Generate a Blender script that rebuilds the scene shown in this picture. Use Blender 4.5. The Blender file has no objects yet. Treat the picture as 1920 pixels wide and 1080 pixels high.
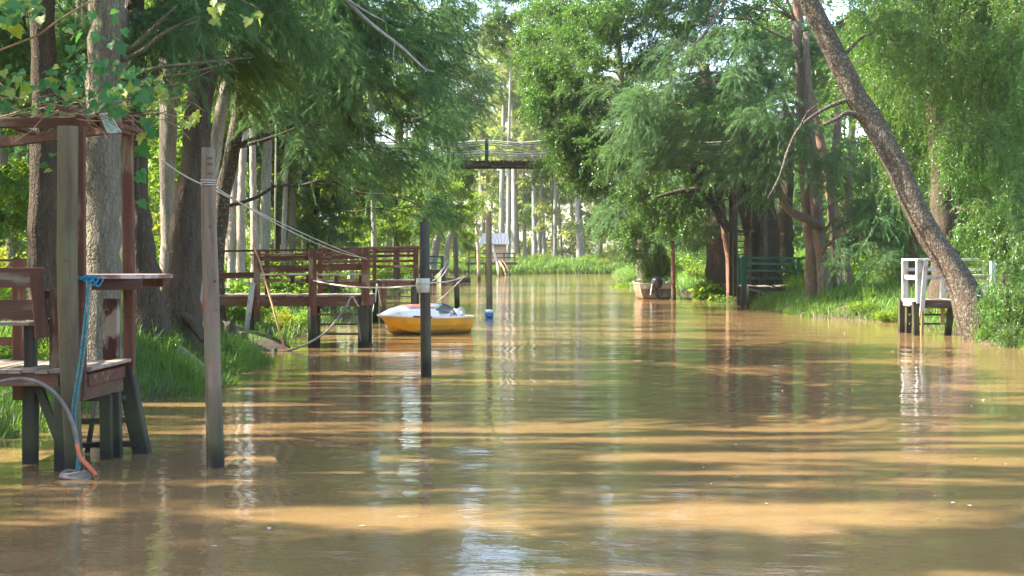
import bpy, math, random
import numpy as np
from mathutils import Vector, Matrix, Euler

random.seed(11)
rng = np.random.default_rng(11)
sc = bpy.context.scene
C = sc.collection
R = math.radians

# ------------------------------------------------------------------ camera
CAMH, FPX, HY = 2.3, 2667.0, 478.0
cam_d = bpy.data.cameras.new('camera')
cam_d.sensor_width = 36.0
cam_d.lens = 36.0 * FPX / 1920.0
cam_d.shift_y = -(540.0 - HY) / 1920.0
cam_d.clip_start = 0.1
cam_d.clip_end = 4000
cam = bpy.data.objects.new('camera', cam_d)
C.objects.link(cam)
cam.location = (0, 0, CAMH)
cam.rotation_euler = (R(90), 0, 0)
sc.camera = cam

# ------------------------------------------------------------------ light
SUN_DIR = Vector((-1.0, 0.015, 0.92)).normalized()      # towards the sun
elev = math.asin(SUN_DIR.z)
azim = math.atan2(SUN_DIR.x, SUN_DIR.y)                # from +Y towards +X
w = bpy.data.worlds.new('World')
sc.world = w
w.use_nodes = True
wn = w.node_tree
wn.nodes.clear()
sky = wn.nodes.new('ShaderNodeTexSky')
sky.sky_type = 'NISHITA'
sky.sun_disc = False
sky.sun_elevation = elev
sky.sun_rotation = azim
sky.air_density = 1.0
sky.dust_density = 2.0
bg = wn.nodes.new('ShaderNodeBackground')
bg.inputs['Strength'].default_value = 0.15
wo = wn.nodes.new('ShaderNodeOutputWorld')
wn.links.new(sky.outputs[0], bg.inputs['Color'])
wn.links.new(bg.outputs[0], wo.inputs['Surface'])

sun_d = bpy.data.lights.new('sun', 'SUN')
sun_d.energy = 5.0
sun_d.angle = R(0.5)
sun_d.color = (1.0, 0.93, 0.80)
sun = bpy.data.objects.new('sun', sun_d)
C.objects.link(sun)
sun.rotation_euler = SUN_DIR.to_track_quat('Z', 'Y').to_euler()
sun.location = (-60, 0, 60)

sc.view_settings.view_transform = 'Standard'
sc.view_settings.look = 'None'
sc.view_settings.gamma = 1.0
sc.view_settings.exposure = 2.45
sc.view_settings.use_curve_mapping = False
sc.cycles.max_bounces = 8
sc.cycles.diffuse_bounces = 4
sc.cycles.glossy_bounces = 3
sc.cycles.transmission_bounces = 6
sc.cycles.volume_bounces = 1
sc.cycles.use_denoising = True
sc.cycles.sample_clamp_indirect = 6.0
sc.cycles.caustics_reflective = False
sc.cycles.caustics_refractive = False


def P(px, py, d):
    """the point at distance d along the river that stands where the photograph shows (px, py)"""
    return Vector(((px - 960.0) / FPX * d, d, CAMH - (py - HY) / FPX * d))


def X(px, d):
    return (px - 960.0) / FPX * d


def Z(py, d):
    return CAMH - (py - HY) / FPX * d


# ------------------------------------------------------------------ materials
def new_mat(name):
    m = bpy.data.materials.new(name)
    m.use_nodes = True
    nt = m.node_tree
    nt.nodes.clear()
    out = nt.nodes.new('ShaderNodeOutputMaterial')
    return m, nt, out


def N(nt, typ, **kw):
    n = nt.nodes.new(typ)
    for k, v in kw.items():
        if k.startswith('i_'):
            n.inputs[k[2:].replace('_', ' ')].default_value = v
        else:
            setattr(n, k, v)
    return n


def L(nt, a, b):
    nt.links.new(a, b)


def rgba(c):
    return (c[0], c[1], c[2], 1.0)


def mixc(nt, fac, a, b, blend='MIX'):
    n = nt.nodes.new('ShaderNodeMix')
    n.data_type = 'RGBA'
    n.blend_type = blend
    for s, v in ((n.inputs[0], fac), (n.inputs[6], a), (n.inputs[7], b)):
        if isinstance(v, (int, float)):
            s.default_value = v
        elif isinstance(v, (tuple, list)):
            s.default_value = rgba(v)
        else:
            nt.links.new(v, s)
    return n.outputs[2]


def ramp(nt, src, a, b):
    n = nt.nodes.new('ShaderNodeMapRange')
    n.inputs[1].default_value = a
    n.inputs[2].default_value = b
    n.clamp = True
    nt.links.new(src, n.inputs[0])
    return n.outputs[0]


def tex(nt, scale, detail=4, rough=0.55, stretch=(1, 1, 1), coord='Object', typ='ShaderNodeTexNoise', off=None):
    tc = nt.nodes.new('ShaderNodeTexCoord')
    mp = nt.nodes.new('ShaderNodeMapping')
    mp.inputs['Scale'].default_value = stretch
    nt.links.new(tc.outputs[coord], mp.inputs['Vector'])
    if off is not None:
        nt.links.new(off, mp.inputs['Location'])
    n = nt.nodes.new(typ)
    n.inputs['Scale'].default_value = scale
    if typ == 'ShaderNodeTexNoise':
        n.inputs['Detail'].default_value = detail
        n.inputs['Roughness'].default_value = rough
    nt.links.new(mp.outputs[0], n.inputs['Vector'])
    return n


def world_z(nt):
    g = nt.nodes.new('ShaderNodeNewGeometry')
    s = nt.nodes.new('ShaderNodeSeparateXYZ')
    nt.links.new(g.outputs['Position'], s.inputs[0])
    return s.outputs[2]


def wood(name, base, dark, wear=None, wear_amt=0.5, rough=0.75, tide=True, along=(1, 1, 1), bump=0.25):
    """weathered timber: streaks along the grain, worn patches showing another colour, a wet green tide band near the water"""
    m, nt, out = new_mat(name)
    b = N(nt, 'ShaderNodeBsdfPrincipled')
    oi = N(nt, 'ShaderNodeObjectInfo')
    loc = N(nt, 'ShaderNodeVectorMath', operation='SCALE')
    comb = N(nt, 'ShaderNodeCombineXYZ')
    for i in range(3):
        L(nt, oi.outputs['Random'], comb.inputs[i])
    L(nt, comb.outputs[0], loc.inputs[0])
    loc.inputs['Scale'].default_value = 37.0
    n1 = tex(nt, 9, 6, 0.65, along, off=loc.outputs[0])
    n2 = tex(nt, 2.3, 3, 0.5, (1, 1, 1), off=loc.outputs[0])
    n3 = tex(nt, 45, 4, 0.7, along, off=loc.outputs[0])
    col = mixc(nt, ramp(nt, n1.outputs[0], 0.35, 0.68), dark, base)
    col = mixc(nt, ramp(nt, n3.outputs[0], 0.55, 0.75), col, mixc(nt, 0.5, col, dark))
    if wear is not None:
        f = N(nt, 'ShaderNodeMath', operation='ADD')
        L(nt, n1.outputs[0], f.inputs[0])
        L(nt, n2.outputs[0], f.inputs[1])
        th = 1.30 - 0.5 * wear_amt
        col = mixc(nt, ramp(nt, f.outputs[0], th - 0.06, th + 0.06), col, wear)
    # each board a little different
    hsv = N(nt, 'ShaderNodeHueSaturation')
    L(nt, col, hsv.inputs['Color'])
    mv = N(nt, 'ShaderNodeMapRange')
    mv.inputs[3].default_value = 0.72
    mv.inputs[4].default_value = 1.22
    L(nt, oi.outputs['Random'], mv.inputs[0])
    L(nt, mv.outputs[0], hsv.inputs['Value'])
    col = hsv.outputs[0]
    if tide:
        z = world_z(nt)
        zz = N(nt, 'ShaderNodeMath', operation='MULTIPLY_ADD')
        L(nt, n2.outputs[0], zz.inputs[0])
        zz.inputs[1].default_value = -0.5
        L(nt, z, zz.inputs[2])
        alg = ramp(nt, zz.outputs[0], 0.70, 0.0)
        col = mixc(nt, alg, col, mixc(nt, n1.outputs[0], (0.035, 0.04, 0.018), (0.075, 0.075, 0.03)))
        wet = ramp(nt, zz.outputs[0], 0.12, -0.14)
        col = mixc(nt, wet, col, (0.022, 0.018, 0.012))
    L(nt, col, b.inputs['Base Color'])
    b.inputs['Roughness'].default_value = rough
    b.inputs['Specular IOR Level'].default_value = 0.3
    bp = N(nt, 'ShaderNodeBump')
    bp.inputs['Strength'].default_value = bump
    bp.inputs['Distance'].default_value = 0.02
    hh = N(nt, 'ShaderNodeMath', operation='ADD')
    L(nt, n1.outputs[0], hh.inputs[0])
    L(nt, n3.outputs[0], hh.inputs[1])
    L(nt, hh.outputs[0], bp.inputs['Height'])
    L(nt, bp.outputs[0], b.inputs['Normal'])
    L(nt, b.outputs[0], out.inputs['Surface'])
    return m


VERT = (1, 1, 0.12)
HORX = (0.12, 1, 1)


def bark(name, c1, c2, scale=1.0, lichen=None, lichen_amt=0.0, rough=0.9, moss=False, bump=0.9):
    m, nt, out = new_mat(name)
    b = N(nt, 'ShaderNodeBsdfPrincipled')
    n1 = tex(nt, 9 * scale, 6, 0.65, (1, 1, 0.16))
    v = tex(nt, 17 * scale, stretch=(1, 1, 0.085), typ='ShaderNodeTexVoronoi')
    wob = tex(nt, 5, 3, 0.6)
    va = N(nt, 'ShaderNodeVectorMath', operation='MULTIPLY_ADD')
    L(nt, wob.outputs['Color'], va.inputs[0])
    va.inputs[1].default_value = (0.16, 0.16, 0.16)
    L(nt, v.inputs['Vector'].links[0].from_socket, va.inputs[2])
    L(nt, va.outputs[0], v.inputs['Vector'])
    v.feature = 'DISTANCE_TO_EDGE'
    n2 = tex(nt, 1.1, 3)
    n3 = tex(nt, 14, 5, 0.7)
    col = mixc(nt, ramp(nt, n1.outputs[0], 0.3, 0.7), c2, c1)
    col = mixc(nt, ramp(nt, v.outputs['Distance'], 0.10, 0.0), col, mixc(nt, 0.45, col, (0.02, 0.016, 0.012)))
    col = mixc(nt, ramp(nt, n2.outputs[0], 0.35, 0.7), col, mixc(nt, 0.45, col, c2))
    if lichen is not None:
        lo = 0.66 - 0.25 * lichen_amt
        col = mixc(nt, ramp(nt, n3.outputs[0], lo, lo + 0.05), col, lichen)
    if moss:
        z = world_z(nt)
        zz = N(nt, 'ShaderNodeMath', operation='MULTIPLY_ADD')
        L(nt, n3.outputs[0], zz.inputs[0])
        zz.inputs[1].default_value = -1.9
        L(nt, z, zz.inputs[2])
        col = mixc(nt, ramp(nt, zz.outputs[0], 0.35, -0.75), col, mixc(nt, 0.35, (0.065, 0.075, 0.022), col))
    L(nt, col, b.inputs['Base Color'])
    b.inputs['Roughness'].default_value = rough
    b.inputs['Specular IOR Level'].default_value = 0.15
    bp = N(nt, 'ShaderNodeBump')
    bp.inputs['Strength'].default_value = bump
    bp.inputs['Distance'].default_value = 0.03
    hh = N(nt, 'ShaderNodeMath', operation='MULTIPLY_ADD')
    L(nt, ramp(nt, v.outputs['Distance'], 0.0, 0.25), hh.inputs[0])
    hh.inputs[1].default_value = 0.6
    L(nt, n1.outputs[0], hh.inputs[2])
    L(nt, hh.outputs[0], bp.inputs['Height'])
    L(nt, bp.outputs[0], b.inputs['Normal'])
    L(nt, b.outputs[0], out.inputs['Surface'])
    return m


def leafmat(name, c_dark, c_light, trans, tfac=0.4, gloss=0.06, rough=0.42, hue=0.02):
    """thin leaf: colour varies per leaf (attribute tone) and per spray, light shines through"""
    m, nt, out = new_mat(name)
    at = N(nt, 'ShaderNodeAttribute', attribute_name='tone')
    oi = N(nt, 'ShaderNodeObjectInfo')
    col = mixc(nt, at.outputs['Fac'], c_dark, c_light)
    hsv = N(nt, 'ShaderNodeHueSaturation')
    L(nt, col, hsv.inputs['Color'])
    mh = N(nt, 'ShaderNodeMapRange')
    mh.inputs[3].default_value = 0.5 - hue
    mh.inputs[4].default_value = 0.5 + hue
    L(nt, oi.outputs['Random'], mh.inputs[0])
    L(nt, mh.outputs[0], hsv.inputs['Hue'])
    mv = N(nt, 'ShaderNodeMath', operation='MULTIPLY')
    mv.inputs[1].default_value = 7.31
    fr = N(nt, 'ShaderNodeMath', operation='FRACT')
    L(nt, oi.outputs['Random'], mv.inputs[0])
    L(nt, mv.outputs[0], fr.inputs[0])
    mr = N(nt, 'ShaderNodeMapRange')
    mr.inputs[3].default_value = 0.7
    mr.inputs[4].default_value = 1.3
    L(nt, fr.outputs[0], mr.inputs[0])
    L(nt, mr.outputs[0], hsv.inputs['Value'])
    d = N(nt, 'ShaderNodeBsdfDiffuse')
    L(nt, hsv.outputs[0], d.inputs['Color'])
    t = N(nt, 'ShaderNodeBsdfTranslucent')
    tcol = mixc(nt, 0.6, hsv.outputs[0], trans)
    L(nt, tcol, t.inputs['Color'])
    g = N(nt, 'ShaderNodeBsdfGlossy')
    g.inputs['Roughness'].default_value = rough
    g.inputs['Color'].default_value = (0.9, 0.95, 0.9, 1)
    m1 = N(nt, 'ShaderNodeMixShader')
    m1.inputs[0].default_value = tfac
    L(nt, d.outputs[0], m1.inputs[1])
    L(nt, t.outputs[0], m1.inputs[2])
    m2 = N(nt, 'ShaderNodeMixShader')
    m2.inputs[0].default_value = gloss
    L(nt, m1.outputs[0], m2.inputs[1])
    L(nt, g.outputs[0], m2.inputs[2])
    L(nt, m2.outputs[0], out.inputs['Surface'])
    return m


def plain(name, col, rough=0.5, var=0.15, scale=8, spec=0.4, metallic=0.0, dirt=None, dirt_amt=0.4, bump=0.0, scum=None):
    m, nt, out = new_mat(name)
    b = N(nt, 'ShaderNodeBsdfPrincipled')
    n = tex(nt, scale, 5, 0.6)
    n2 = tex(nt, scale * 0.35, 4, 0.6)
    dk = tuple(c * (1 - var * 2) for c in col)
    lt = tuple(min(1, c * (1 + var)) for c in col)
    c = mixc(nt, ramp(nt, n.outputs[0], 0.3, 0.7), dk, lt)
    if dirt is not None:
        th = 0.68 - 0.3 * dirt_amt
        c = mixc(nt, ramp(nt, n2.outputs[0], th - 0.08, th + 0.12), c, dirt)
    if scum is not None:
        # waterline stain left by the silty river, ragged at its upper edge
        zz = N(nt, 'ShaderNodeMath', operation='MULTIPLY_ADD')
        L(nt, n.outputs[0], zz.inputs[0])
        zz.inputs[1].default_value = -0.14
        L(nt, world_z(nt), zz.inputs[2])
        c = mixc(nt, ramp(nt, zz.outputs[0], 0.075, 0.01), c, scum)
    L(nt, c, b.inputs['Base Color'])
    b.inputs['Roughness'].default_value = rough
    b.inputs['Specular IOR Level'].default_value = spec
    b.inputs['Metallic'].default_value = metallic
    if bump:
        bp = N(nt, 'ShaderNodeBump')
        bp.inputs['Strength'].default_value = bump
        bp.inputs['Distance'].default_value = 0.01
        L(nt, n.outputs[0], bp.inputs['Height'])
        L(nt, bp.outputs[0], b.inputs['Normal'])
    L(nt, b.outputs[0], out.inputs['Surface'])
    return m


M = {}
M['red_v'] = wood('red painted timber upright', (0.15, 0.053, 0.029), (0.068, 0.028, 0.018), (0.20, 0.135, 0.085), 0.30, along=VERT)
M['red_h'] = wood('red painted timber lengthwise', (0.155, 0.055, 0.030), (0.075, 0.031, 0.020), (0.20, 0.14, 0.09), 0.30, along=HORX)
M['brown_h'] = wood('brown stained timber', (0.17, 0.075, 0.042), (0.09, 0.04, 0.026), (0.22, 0.17, 0.12), 0.2, along=HORX)
M['peel'] = wood('peeling red paint over pale wood', (0.12, 0.035, 0.026), (0.06, 0.022, 0.018), (0.36, 0.29, 0.21), 0.62, along=(1, 1, 0.5))
M['grey_v'] = wood('weathered grey pole', (0.215, 0.148, 0.102), (0.10, 0.07, 0.048), (0.15, 0.125, 0.08), 0.35, along=VERT)
M['olive_v'] = wood('weathered olive grey post', (0.21, 0.152, 0.085), (0.10, 0.073, 0.042), (0.15, 0.13, 0.06), 0.5, along=VERT)
M['dark_v'] = wood('dark wet pile', (0.075, 0.06, 0.042), (0.028, 0.024, 0.018), (0.09, 0.09, 0.045), 0.2, along=VERT)
M['dark_h'] = wood('dark wet beam', (0.085, 0.055, 0.04), (0.035, 0.025, 0.02), (0.2, 0.15, 0.11), 0.2, along=HORX)
M['deck'] = wood('sun bleached deck board', (0.34, 0.27, 0.20), (0.19, 0.145, 0.11), (0.12, 0.1, 0.07), 0.2, along=HORX, tide=False)
M['red_lit'] = wood('worn sunlit red timber', (0.30, 0.17, 0.14), (0.16, 0.07, 0.055), (0.45, 0.36, 0.32), 0.55, along=HORX, tide=False)  # sunlight on table top and bench boards is put into this paler red
M['pale_v'] = wood('pale bleached pole', (0.42, 0.35, 0.26), (0.25, 0.2, 0.14), None, along=VERT)
M['bamboo'] = wood('tan bamboo', (0.40, 0.24, 0.12), (0.26, 0.15, 0.08), None, along=VERT, tide=False)
M['whitewood_v'] = wood('white painted timber', (0.54, 0.54, 0.52), (0.38, 0.38, 0.355), (0.24, 0.215, 0.17), 0.38, along=VERT, tide=True)
M['green_v'] = wood('green painted timber', (0.02, 0.13, 0.07), (0.012, 0.075, 0.045), (0.12, 0.12, 0.08), 0.12, along=VERT)
M['white'] = plain('white gelcoat', (0.76, 0.74, 0.70), 0.35, 0.04, 5, 0.5, dirt=(0.5, 0.46, 0.38), dirt_amt=0.25)
M['yellow'] = plain('yellow hull paint', (0.78, 0.31, 0.009), 0.3, 0.06, 4, 0.5, dirt=(0.5, 0.26, 0.03), dirt_amt=0.4, scum=(0.2, 0.11, 0.03))
M['orange'] = plain('faded orange deck paint', (0.72, 0.20, 0.07), 0.4, 0.08, 5, 0.4, dirt=(0.72, 0.46, 0.34), dirt_amt=0.55)
M['rust'] = plain('rusty brown hull', (0.24, 0.13, 0.075), 0.6, 0.2, 7, 0.3, dirt=(0.32, 0.22, 0.15), dirt_amt=0.55, scum=(0.10, 0.06, 0.035))
M['greyhull'] = plain('chalky grey hull', (0.48, 0.47, 0.43), 0.5, 0.1, 6, 0.3, dirt=(0.28, 0.2, 0.14), dirt_amt=0.35)
M['black'] = plain('black plastic', (0.018, 0.019, 0.022), 0.32, 0.1, 20, 0.5)
M['steel'] = plain('dull grey metal', (0.33, 0.34, 0.35), 0.4, 0.1, 20, 0.5, metallic=0.4)
M['hose'] = plain('grey rubber hose', (0.13, 0.11, 0.10), 0.5, 0.15, 12, 0.4, dirt=(0.2, 0.17, 0.13), dirt_amt=0.4)
M['redhose'] = plain('orange red hose end', (0.46, 0.11, 0.045), 0.5, 0.15, 12, 0.4)
M['rope'] = plain('pale rope', (0.5, 0.45, 0.37), 0.85, 0.2, 60, 0.1)
M['wire'] = plain('pale twisted cable', (0.42, 0.39, 0.34), 0.5, 0.2, 40, 0.3)
M['blue'] = plain('blue nylon rope', (0.012, 0.19, 0.30), 0.6, 0.3, 50, 0.3)
M['teal'] = plain('faded teal rope', (0.045, 0.165, 0.18), 0.7, 0.3, 70, 0.2, dirt=(0.14, 0.2, 0.18), dirt_amt=0.4)
M['bluepl'] = plain('blue plastic', (0.03, 0.17, 0.42), 0.45, 0.1, 10)
M['redpl'] = plain('red plastic', (0.42, 0.05, 0.03), 0.45, 0.1, 10)
M['jug'] = plain('dirty translucent plastic', (0.46, 0.44, 0.36), 0.4, 0.1, 14, 0.4, dirt=(0.27, 0.22, 0.15), dirt_amt=0.5)
M['zinc'] = plain('corrugated zinc', (0.075, 0.088, 0.115), 0.6, 0.08, 6, 0.3, metallic=0.0)
M['plank_wall'] = wood('pale plank wall', (0.45, 0.37, 0.26), (0.30, 0.23, 0.16), None, along=HORX, tide=False)
M['house'] = plain('pale pink render', (0.62, 0.52, 0.52), 0.8, 0.06, 3)
M['tile'] = plain('grey roof sheet', (0.36, 0.36, 0.40), 0.6, 0.1, 5)
M['mud'] = plain('bank mud', (0.13, 0.10, 0.075), 0.65, 0.25, 5, 0.35, bump=0.6)

M['bark_grey'] = bark('grey brown furrowed bark', (0.25, 0.215, 0.155), (0.125, 0.102, 0.072), 1.0, (0.20, 0.22, 0.16), 0.15)
M['bark_dark'] = bark('dark brown bark', (0.125, 0.092, 0.064), (0.055, 0.042, 0.03), 1.2, (0.1, 0.12, 0.07), 0.15, moss=True)
M['bark_pale'] = bark('pale flaking bark', (0.50, 0.44, 0.37), (0.28, 0.225, 0.18), 1.3, None)
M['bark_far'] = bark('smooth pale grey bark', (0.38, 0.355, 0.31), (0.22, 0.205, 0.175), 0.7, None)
M['bark_lichen'] = bark('brown bark with lichen', (0.125, 0.088, 0.06), (0.055, 0.04, 0.03), 1.1, (0.165, 0.17, 0.13), 0.5)
M['bark_brown'] = bark('mossy brown bark', (0.25, 0.195, 0.15), (0.125, 0.095, 0.075), 1.2, (0.2, 0.2, 0.14), 0.2, moss=True)
M['bark_red'] = bark('peeling reddish bark', (0.33, 0.18, 0.125), (0.17, 0.1, 0.075), 1.2, None)
M['twig'] = plain('twig', (0.13, 0.10, 0.075), 0.8, 0.2, 10, 0.1)
M['deadtwig'] = plain('dead pale twig', (0.34, 0.30, 0.26), 0.8, 0.2, 10, 0.1)

M['needle'] = leafmat('casuarina needles', (0.038, 0.102, 0.042), (0.120, 0.215, 0.092), (0.24, 0.43, 0.10), 0.42, 0.012, 0.4)
M['needle_warm'] = leafmat('warm green needles', (0.055, 0.10, 0.018), (0.13, 0.18, 0.036), (0.28, 0.38, 0.04), 0.42, 0.012, 0.4)
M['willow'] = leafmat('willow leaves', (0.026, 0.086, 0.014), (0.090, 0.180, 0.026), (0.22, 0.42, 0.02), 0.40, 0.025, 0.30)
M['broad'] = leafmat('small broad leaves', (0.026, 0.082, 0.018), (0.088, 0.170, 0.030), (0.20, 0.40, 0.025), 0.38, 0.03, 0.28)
M['bush'] = leafmat('bright undergrowth leaves', (0.065, 0.14, 0.014), (0.165, 0.25, 0.028), (0.36, 0.54, 0.025), 0.45, 0.025, 0.34)
M['sunlit_leaf'] = leafmat('yellow green leaves', (0.13, 0.17, 0.015), (0.27, 0.28, 0.025), (0.48, 0.50, 0.025), 0.48, 0.02, 0.4)  # yellow sunlight on the undergrowth is put into the leaf colour
M['hazed_leaf'] = leafmat('far leaves paled by haze', (0.14, 0.19, 0.045), (0.28, 0.32, 0.085), (0.50, 0.54, 0.10), 0.5, 0.02, 0.4)  # haze and sunlight of the far bank are put into this pale leaf colour
M['vine'] = leafmat('vine leaf green', (0.020, 0.10, 0.024), (0.042, 0.15, 0.034), (0.12, 0.36, 0.04), 0.45, 0.02, 0.4, 0.012)
M['vine_y'] = leafmat('vine leaf yellow green', (0.15, 0.21, 0.015), (0.22, 0.26, 0.02), (0.42, 0.48, 0.02), 0.48, 0.04, 0.4, 0.012)
M['grass'] = leafmat('grass blades', (0.055, 0.13, 0.018), (0.14, 0.225, 0.035), (0.26, 0.42, 0.035), 0.45, 0.03, 0.5)
M['fleck'] = plain('pale drifting flecks', (0.45, 0.42, 0.30), 0.6, 0.3, 30)
M['straw'] = plain('dry straw stems', (0.26, 0.19, 0.11), 0.8, 0.25, 12, 0.1)


def water_material():
    m, nt, out = new_mat('silty river water')
    b = N(nt, 'ShaderNodeBsdfPrincipled')
    n0 = tex(nt, 0.12, 3, 0.5, (0.5, 1, 1))
    col = mixc(nt, ramp(nt, n0.outputs[0], 0.35, 0.65), (0.165, 0.101, 0.043), (0.20, 0.124, 0.054))
    L(nt, col, b.inputs['Base Color'])
    b.inputs['Roughness'].default_value = 0.05
    b.inputs['IOR'].default_value = 1.333
    big = tex(nt, 0.55, 2, 0.5, (0.55, 1, 1))
    mid = tex(nt, 2.2, 3, 0.5, (0.6, 1, 1))
    fine = tex(nt, 9.0, 3, 0.55, (0.75, 1, 1))
    area = tex(nt, 0.16, 2, 0.5, (0.5, 1, 1))
    s1 = N(nt, 'ShaderNodeMath', operation='MULTIPLY')
    L(nt, ramp(nt, area.outputs[0], 0.38, 0.62), s1.inputs[0])
    s1.inputs[1].default_value = 0.0042
    a1 = N(nt, 'ShaderNodeMath', operation='MULTIPLY')
    L(nt, fine.outputs[0], a1.inputs[0])
    L(nt, s1.outputs[0], a1.inputs[1])
    a2 = N(nt, 'ShaderNodeMath', operation='MULTIPLY_ADD')
    L(nt, mid.outputs[0], a2.inputs[0])
    a2.inputs[1].default_value = 0.010
    L(nt, a1.outputs[0], a2.inputs[2])
    a3 = N(nt, 'ShaderNodeMath', operation='MULTIPLY_ADD')
    L(nt, big.outputs[0], a3.inputs[0])
    a3.inputs[1].default_value = 0.040
    L(nt, a2.outputs[0], a3.inputs[2])
    bp = N(nt, 'ShaderNodeBump')
    bp.inputs['Strength'].default_value = 1.0
    bp.inputs['Distance'].default_value = 1.0
    L(nt, a3.outputs[0], bp.inputs['Height'])
    L(nt, bp.outputs[0], b.inputs['Normal'])
    L(nt, b.outputs[0], out.inputs['Surface'])
    return m


def ground_material():
    m, nt, out = new_mat('grassy silt ground')
    b = N(nt, 'ShaderNodeBsdfPrincipled')
    n1 = tex(nt, 0.7, 5, 0.6)
    n2 = tex(nt, 6, 5, 0.65)
    n3 = tex(nt, 40, 3, 0.6)
    soil = mixc(nt, n2.outputs[0], (0.075, 0.055, 0.036), (0.16, 0.125, 0.085))
    green = mixc(nt, n3.outputs[0], (0.035, 0.085, 0.015), (0.10, 0.165, 0.03))
    col = mixc(nt, ramp(nt, n1.outputs[0], 0.36, 0.52), soil, green)
    z = world_z(nt)
    zz = N(nt, 'ShaderNodeMath', operation='MULTIPLY_ADD')
    L(nt, n2.outputs[0], zz.inputs[0])
    zz.inputs[1].default_value = -0.35
    L(nt, z, zz.inputs[2])
    col = mixc(nt, ramp(nt, zz.outputs[0], 0.16, -0.02), col, (0.075, 0.056, 0.038))
    L(nt, col, b.inputs['Base Color'])
    b.inputs['Roughness'].default_value = 0.9
    b.inputs['Specular IOR Level'].default_value = 0.2
    bp = N(nt, 'ShaderNodeBump')
    bp.inputs['Strength'].default_value = 0.8
    bp.inputs['Distance'].default_value = 0.05
    L(nt, n2.outputs[0], bp.inputs['Height'])
    L(nt, bp.outputs[0], b.inputs['Normal'])
    L(nt, b.outputs[0], out.inputs['Surface'])
    return m


M['water'] = water_material()
M['ground'] = ground_material()

# ------------------------------------------------------------------ object helpers
WLOC = {}


def tag(o, label=None, cat=None, group=None, kind=None):
    if label:
        o['label'] = label
    if cat:
        o['category'] = cat
    if group:
        o['group'] = group
    if kind:
        o['kind'] = kind
    return o


def thing(name, loc, label, cat, group=None):
    o = bpy.data.objects.new(name, None)
    o.empty_display_size = 0.3
    C.objects.link(o)
    o.location = loc
    WLOC[o] = Vector(loc)
    return tag(o, label, cat, group)


def link(o, parent, wloc):
    C.objects.link(o)
    if parent is not None:
        o.parent = parent
        o.location = Vector(wloc) - WLOC[parent]
    else:
        o.location = wloc
    WLOC[o] = Vector(wloc)


def frame(t):
    t = t.normalized()
    a = Vector((0, 0, 1)) if abs(t.z) < 0.9 else Vector((0, 1, 0))
    u = t.cross(a).normalized()
    return u, t.cross(u).normalized()


def smooth_path(pts, n):
    """Catmull-Rom through points (each a list of floats), n samples"""
    p = np.array(pts, float)
    if len(p) == 2:
        t = np.linspace(0, 1, n)[:, None]
        return p[0] * (1 - t) + p[1] * t
    e = np.vstack([2 * p[0] - p[1], p, 2 * p[-1] - p[-2]])
    out = []
    segs = len(p) - 1
    for s in np.linspace(0, segs, n):
        i = min(int(s), segs - 1)
        t = s - i
        a, b, c, d = e[i], e[i + 1], e[i + 2], e[i + 3]
        out.append(0.5 * ((2 * b) + (-a + c) * t + (2 * a - 5 * b + 4 * c - d) * t * t + (-a + 3 * b - 3 * c + d) * t ** 3))
    return np.array(out)


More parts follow.
